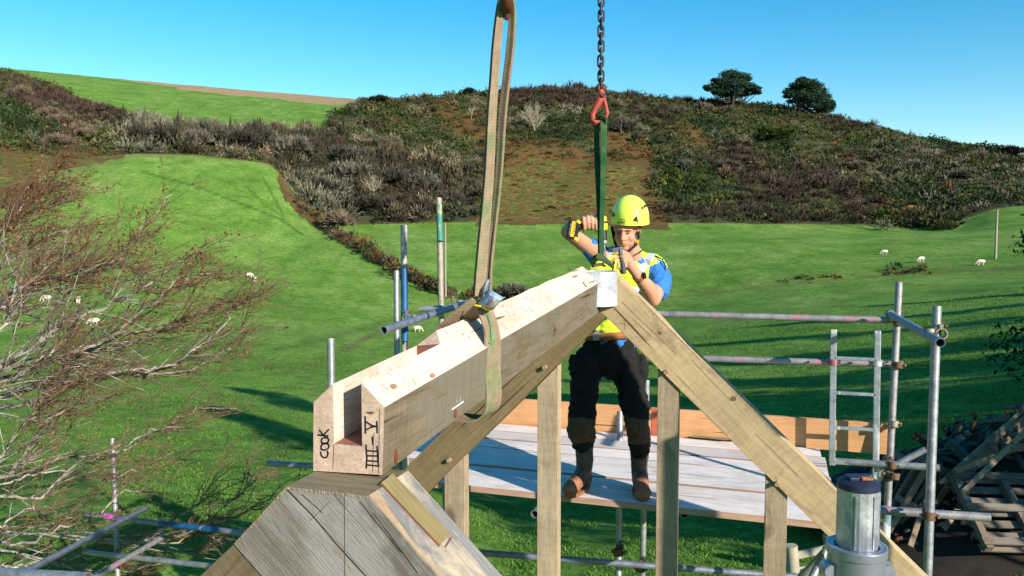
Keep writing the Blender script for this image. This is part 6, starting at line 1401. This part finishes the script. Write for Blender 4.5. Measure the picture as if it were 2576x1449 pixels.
for i, (r_, d_, H, W) in enumerate([(19.5, 17, 8.5, 3.2), (24, 20, 9, 3.4), (22, 10, 10, 3.6), (17.5, 8, 9.5, 3.2), (30, 24, 11, 4), (28, 14, 10, 3.4), (37, 30, 11, 3.5), (45, 35, 12, 3.2), (54, 41, 12, 2.6), (12.8, 7.2, 13, 2.6), (10.8, 3.4, 11.5, 2.2), (15.5, 11.5, 7.5, 3), (19, 3, 11, 4), (15, 3.5, 9, 3), (24, 2, 12, 4), (21, 6.5, 11, 4), (25, 11, 11, 4), (33, 20, 11, 4)]):
    big_tree('tall dark evergreen in the row beyond the right edge', *camxy(r_, d_), H, W * 1.15, 80 + i, 4600, 'evergreens beyond the right edge', trunk_h=.08)

# ------------------------------------------------------------------ heap of pallets and battens at the right edge, field fence
pal_m = wood('pallet_wood', (.24, .18, .13, 1), (.13, .095, .065, 1), rot=(0, 0, R_(90)), long=2, grey=(.17, .155, .135, 1), bump=.5)
bat_m = wood('batten_wood', (.40, .29, .18, 1), (.25, .175, .11, 1), rot=(0, 0, R_(90)), long=2, bump=.4)
def slat_mesh(L, w, h):
    mb = MB(); mb.box((0, 0, 0), (L, w, h)); me = bpy.data.meshes.new('slat'); me.from_pydata([tuple(v) for v in mb.v], [], mb.f); me.materials.append(pal_m); return me
SLAT = slat_mesh(1.2, .09, .018); BEAR = slat_mesh(1.0, .075, .09)
def pallet(c, u, v, label, n_=8, grp='wooden pallets in the heap'):
    c = Vector(c); u = Vector(u).normalized(); v = Vector(v); v = (v - u * v.dot(u)).normalized(); w = u.cross(v); root = thing('wooden_pallet', label, 'pallet', c, grp); Mx = Matrix((u, v, w)).transposed().to_4x4(); root.rotation_euler = Mx.to_euler()
    for i in range(n_):
        o = bpy.data.objects.new('slat', SLAT); COL.objects.link(o); o.parent = root; o.location = (random.uniform(-.01, .01), -.45 + .9 * i / (n_ - 1), .055)
    for i in range(3):
        o = bpy.data.objects.new('bearer', BEAR); COL.objects.link(o); o.parent = root; o.location = (-.54 + .54 * i, 0, 0); o.rotation_euler = (0, 0, math.pi / 2)
    for i in range(3):
        o = bpy.data.objects.new('slat', SLAT); COL.objects.link(o); o.parent = root; o.location = (0, -.43 + .43 * i, -.055)
    return root
pallet(P(2560, 1285, 9.0), RT - U_ * .03, (P(2500, 1350, 8.7) - P(2455, 1222, 9.2)), 'pallet leaning upright facing the camera, lowest in the heap', 7)
pallet(P(2520, 1150, 10.2), P(2576, 1090, 10.6) - P(2440, 1180, 9.8), RT * .3 - U_ * .55 - F0 * .6, 'pallet lying on the slope of the heap with slats running up to the right', 9)
pallet(P(2400, 1265, 9.9), RT * .8 + U_ * .5 + F0 * .4, RT * .4 - U_ * .7 - F0 * .6, 'tilted pallet at the left foot of the heap', 8)
pallet(P(2330, 1290, 9.6), RT * .5 + U_ * .9, RT * .9 - U_ * .3 + F0 * .3, 'pallet standing on its corner behind the rightmost upright', 7)
pallet(P(2450, 1195, 10.3), RT * .9 + U_ * .35 + F0 * .3, -U_ * .5 - F0 * .8, 'pallet half buried in the middle of the heap', 8)
pallet(P(2620, 1170, 10.0), RT * .9 + U_ * .5, -U_ * .6 - F0 * .7, 'pallet at the right edge under the long battens', 8)
pallet(P(2270, 1275, 9.7), RT * .35 + U_ * .8 + F0 * .1, RT * .9 - U_ * .2, 'broken pallet end between the two right uprights', 6)
for k in range(9):
    a = P(2325 + k * 7 + random.uniform(-6, 6), 1246 - k * 4 + random.uniform(-5, 6), 9.2 + k * .05); b = P(2610 + random.uniform(-20, 20), 1022 + k * 9 + random.uniform(-6, 6), 10.3); 
    mb = MB(); mb.bar(a.lerp(b, random.uniform(0, .25)), b.lerp(a, random.uniform(0, .12)), .045, .03, (0, -1, .3)); 
    o = mb.build('batten', bat_m, None, origin=(a + b) / 2); tag(o, {0: 'topmost of the long pale battens lying up the slope of the heap', 8: 'lowest of the long pale battens lying up the slope of the heap'}.get(k, 'long pale batten between the topmost and lowest ones on the heap slope'), 'batten', 'long battens on the heap')
for k, (p, q, lab) in enumerate((((2405, 1185), (2576, 1120), 'short batten crossing the heap just under the long ones'), ((2420, 1240), (2590, 1075), 'grey batten crossing the slats of the heap'), ((2375, 1330), (2440, 1235), 'upright slat sticking out of the dark foot of the heap'), ((2290, 1375), (2330, 1250), 'slat standing left of the rightmost upright'))):
    mb = MB(); mb.bar(P(p[0], p[1], 9.1), P(q[0], q[1], 9.6), .06, .022, (0, -1, .2)); tag(mb.build('batten', bat_m, None, origin=P(p[0], p[1], 9.1)), lab, 'batten')
hp0 = P(2540, 1290, 10.4); hz = ground_z(hp0.x, hp0.y); vs, fs_, cs_ = [], [], []
for k in range(900):
    a = rng.uniform(0, 6.28); q = rng.random() ** .5; x = hp0.x + RT.x * math.cos(a) * q * 2.6 + F0.x * math.sin(a) * q * 1.6; y = hp0.y + RT.y * math.cos(a) * q * 2.6 + F0.y * math.sin(a) * q * 1.6
    z = hz + 1.75 * (1 - q) * rng.uniform(.5, 1.0); d = Vector(rng.normal(0, 1, 3)); d.z *= .5; d.normalize(); L = rng.uniform(.1, .45); w = d.orthogonal().normalized() * .03; u2 = d.cross(w).normalized() * .012; c = Vector((x, y, z)); b = len(vs)
    for s1 in (-1, 1):
        for (wx, ux) in ((-1, -1), (1, -1), (1, 1), (-1, 1)): vs.append(tuple(c + d * L * .5 * s1 + w * wx + u2 * ux))
    fs_ += [(b, b + 1, b + 5, b + 4), (b + 1, b + 2, b + 6, b + 5), (b + 2, b + 3, b + 7, b + 6), (b + 3, b, b + 4, b + 7), (b + 3, b + 2, b + 1, b), (b + 4, b + 5, b + 6, b + 7)]
    cl = [(.16, .11, .075), (.10, .075, .055), (.22, .16, .10), (.14, .055, .03)][rng.integers(4)]; cs_ += [cl + (1,)] * 8
tag(np_mesh('timber_debris', np.array(vs), np.array(fs_), LEAF, None, np.array(cs_), 4), 'broken timber offcuts heaped under and around the pallets', 'debris', kind='stuff')
# mound of earth under it
mb = MB(); K = 24; rings_ = []
for j in range(7):
    q = 1 - j / 6
    for i in range(K):
        a = 6.283 * i / K; rr = q * (1 + .15 * math.sin(3 * a + 1)); x = hp0.x + RT.x * math.cos(a) * rr * 2.9 + F0.x * math.sin(a) * rr * 1.8; y = hp0.y + RT.y * math.cos(a) * rr * 2.9 + F0.y * math.sin(a) * rr * 1.8; rings_.append(Vector((x, y, hz - .15 + 1.25 * (1 - q ** 1.5) + random.uniform(-.05, .05))))
mb.add(rings_, [(j * K + i, j * K + (i + 1) % K, (j + 1) * K + (i + 1) % K, (j + 1) * K + i) for j in range(6) for i in range(K)]); tag(mb.build('heap_base', simple('dark_soil', (.020, .016, .012, 1), .95, var=.4, scale=6, bump=.8), None, smooth=True), 'dark soil mound under the pallet heap', kind='structure')
# post and rail fence below the right stud
fen_m = wood('fence_wood', (.50, .44, .32, 1), (.30, .26, .18, 1), rot=(0, 0, R_(90)), long=1.6, grey=(.36, .34, .30, 1), bump=.5)
fr = thing('field_fence', 'weathered post and rail fence below the right stud of the frame', 'fence', P(1990, 1372, 9.6) - U_ * 1.2)
for (x, y, d) in ((1990, 1372, 9.6), (2085, 1345, 9.9)):
    t_ = P(x, y, d); mb = MB(); mb.sweep([Vector((t_.x, t_.y, ground_z(t_.x, t_.y) - .2)) + RT * .06, t_], .075, 10); mb.build('post', fen_m, fr, smooth=True, angle=50)
for y0, y1 in ((1398, 1378), (1438, 1418), (1475, 1455)):
    mb = MB(); mb.bar(P(2000, y0, 9.6), P(2090, y1, 9.9), .03, .09); mb.build('rail', fen_m, fr)

# loose things: offcuts and a saw blade-like scrap on the deck edge
for (x, y, a, lab) in ((1795, 1102, .1, 'bundle of thin laths lying against the toe board right of the man'),):
    c = deckp(x, y + 4); root = thing('lath_bundle', lab, 'laths', c)
    for k in range(5):
        mb = MB(); q = c + Vector((random.uniform(-.03, .03), -.012 * k, .012 + .004 * k)); mb.bar(q - X_ * .13, q + X_ * .13 + Vector((0, random.uniform(-.02, .02), 0)), .02, .009); mb.build('lath', bat_m, root)

# tool nicks on the hewn chamfer, hairline shakes on the side, marking-out lines on the right rafter
nick = simple('bruised_oak', (.42, .27, .18, 1), .9, var=.2)
mb = MB(); cdn = cdirn.normalized(); cl_ = cdirn.length
for k in range(110):
    yq = random.uniform(Yf + .03, YE - .02); f = random.random() ** .6; apl = (AP - SRr) if yq > Y1 + .05 else (TR - SRr); q = along(SRr, yq) + apl * (f * .97) + cn * .0006
    dq = (bdir * random.uniform(-.6, 1) + apl.normalized() * random.uniform(.2, 1)).normalized(); mb.bar(q, q + dq * random.uniform(.004, .020), random.uniform(.0008, .0022), .0008, cn)
mb.build('tool_nick', nick, beam)
mb = MB()
for k in range(16):
    yq = random.uniform(Yf + .05, YE - .3); zf = random.uniform(.08, .92); a_ = along(SRr.lerp(BR, zf), yq); L_ = random.uniform(.08, .4); b_ = along(SRr.lerp(BR, min(.98, max(.02, zf + random.uniform(-.04, .04)))), yq + L_); a_.x = b_.x = BR.x + .0006; mb.bar(a_, b_, random.uniform(.0006, .0014), .0008, (1, 0, 0))
for k in range(46):
    yq = random.uniform(Yf + .1, YE - .1); zf = random.uniform(.1, .8); a_ = along(SRr.lerp(BR, zf), yq); b_ = along(SRr.lerp(BR, zf + random.uniform(.05, .16)), yq + .001); a_.x = b_.x = BR.x + .0005; mb.bar(a_, b_, .0007, .0006, (1, 0, 0))
mb.build('shake', simple('dark_hairline', (.07, .05, .03, 1), 1), beam)
sc_m = simple('scored_oak', (.20, .13, .07, 1), 1)
for (p, q) in (((1565, 760), (1700, 890)), ((1600, 740), (1760, 905)), ((1590, 800), (1640, 848)), ((1740, 905), (1840, 1010)), ((1545, 812), (1600, 818)), ((1570, 798), (1572, 828)), ((1900, 1090), (2010, 1200)), ((1850, 1000), (1870, 980))): mb = MB(); mb.bar(tf(*p) - Vector((0, .0006, 0)), tf(*q) - Vector((0, .0006, 0)), .0018, .0008, (0, -1, 0)); mb.build('scored_line', sc_m, truss)
for (x, y, rx_) in ((1845, 1003, .014), (1660, 838, .010)):
    mb = MB(); c = tf(x, y) - Vector((0, .001, 0)); mb.prism([c + X_ * math.cos(6.283 * i / 12) * rx_ + U_ * math.sin(6.283 * i / 12) * rx_ * .9 for i in range(12)], (0, .0012, 0)); mb.build('knot', simple('knot_brown', (.14, .08, .045, 1), .9), truss)
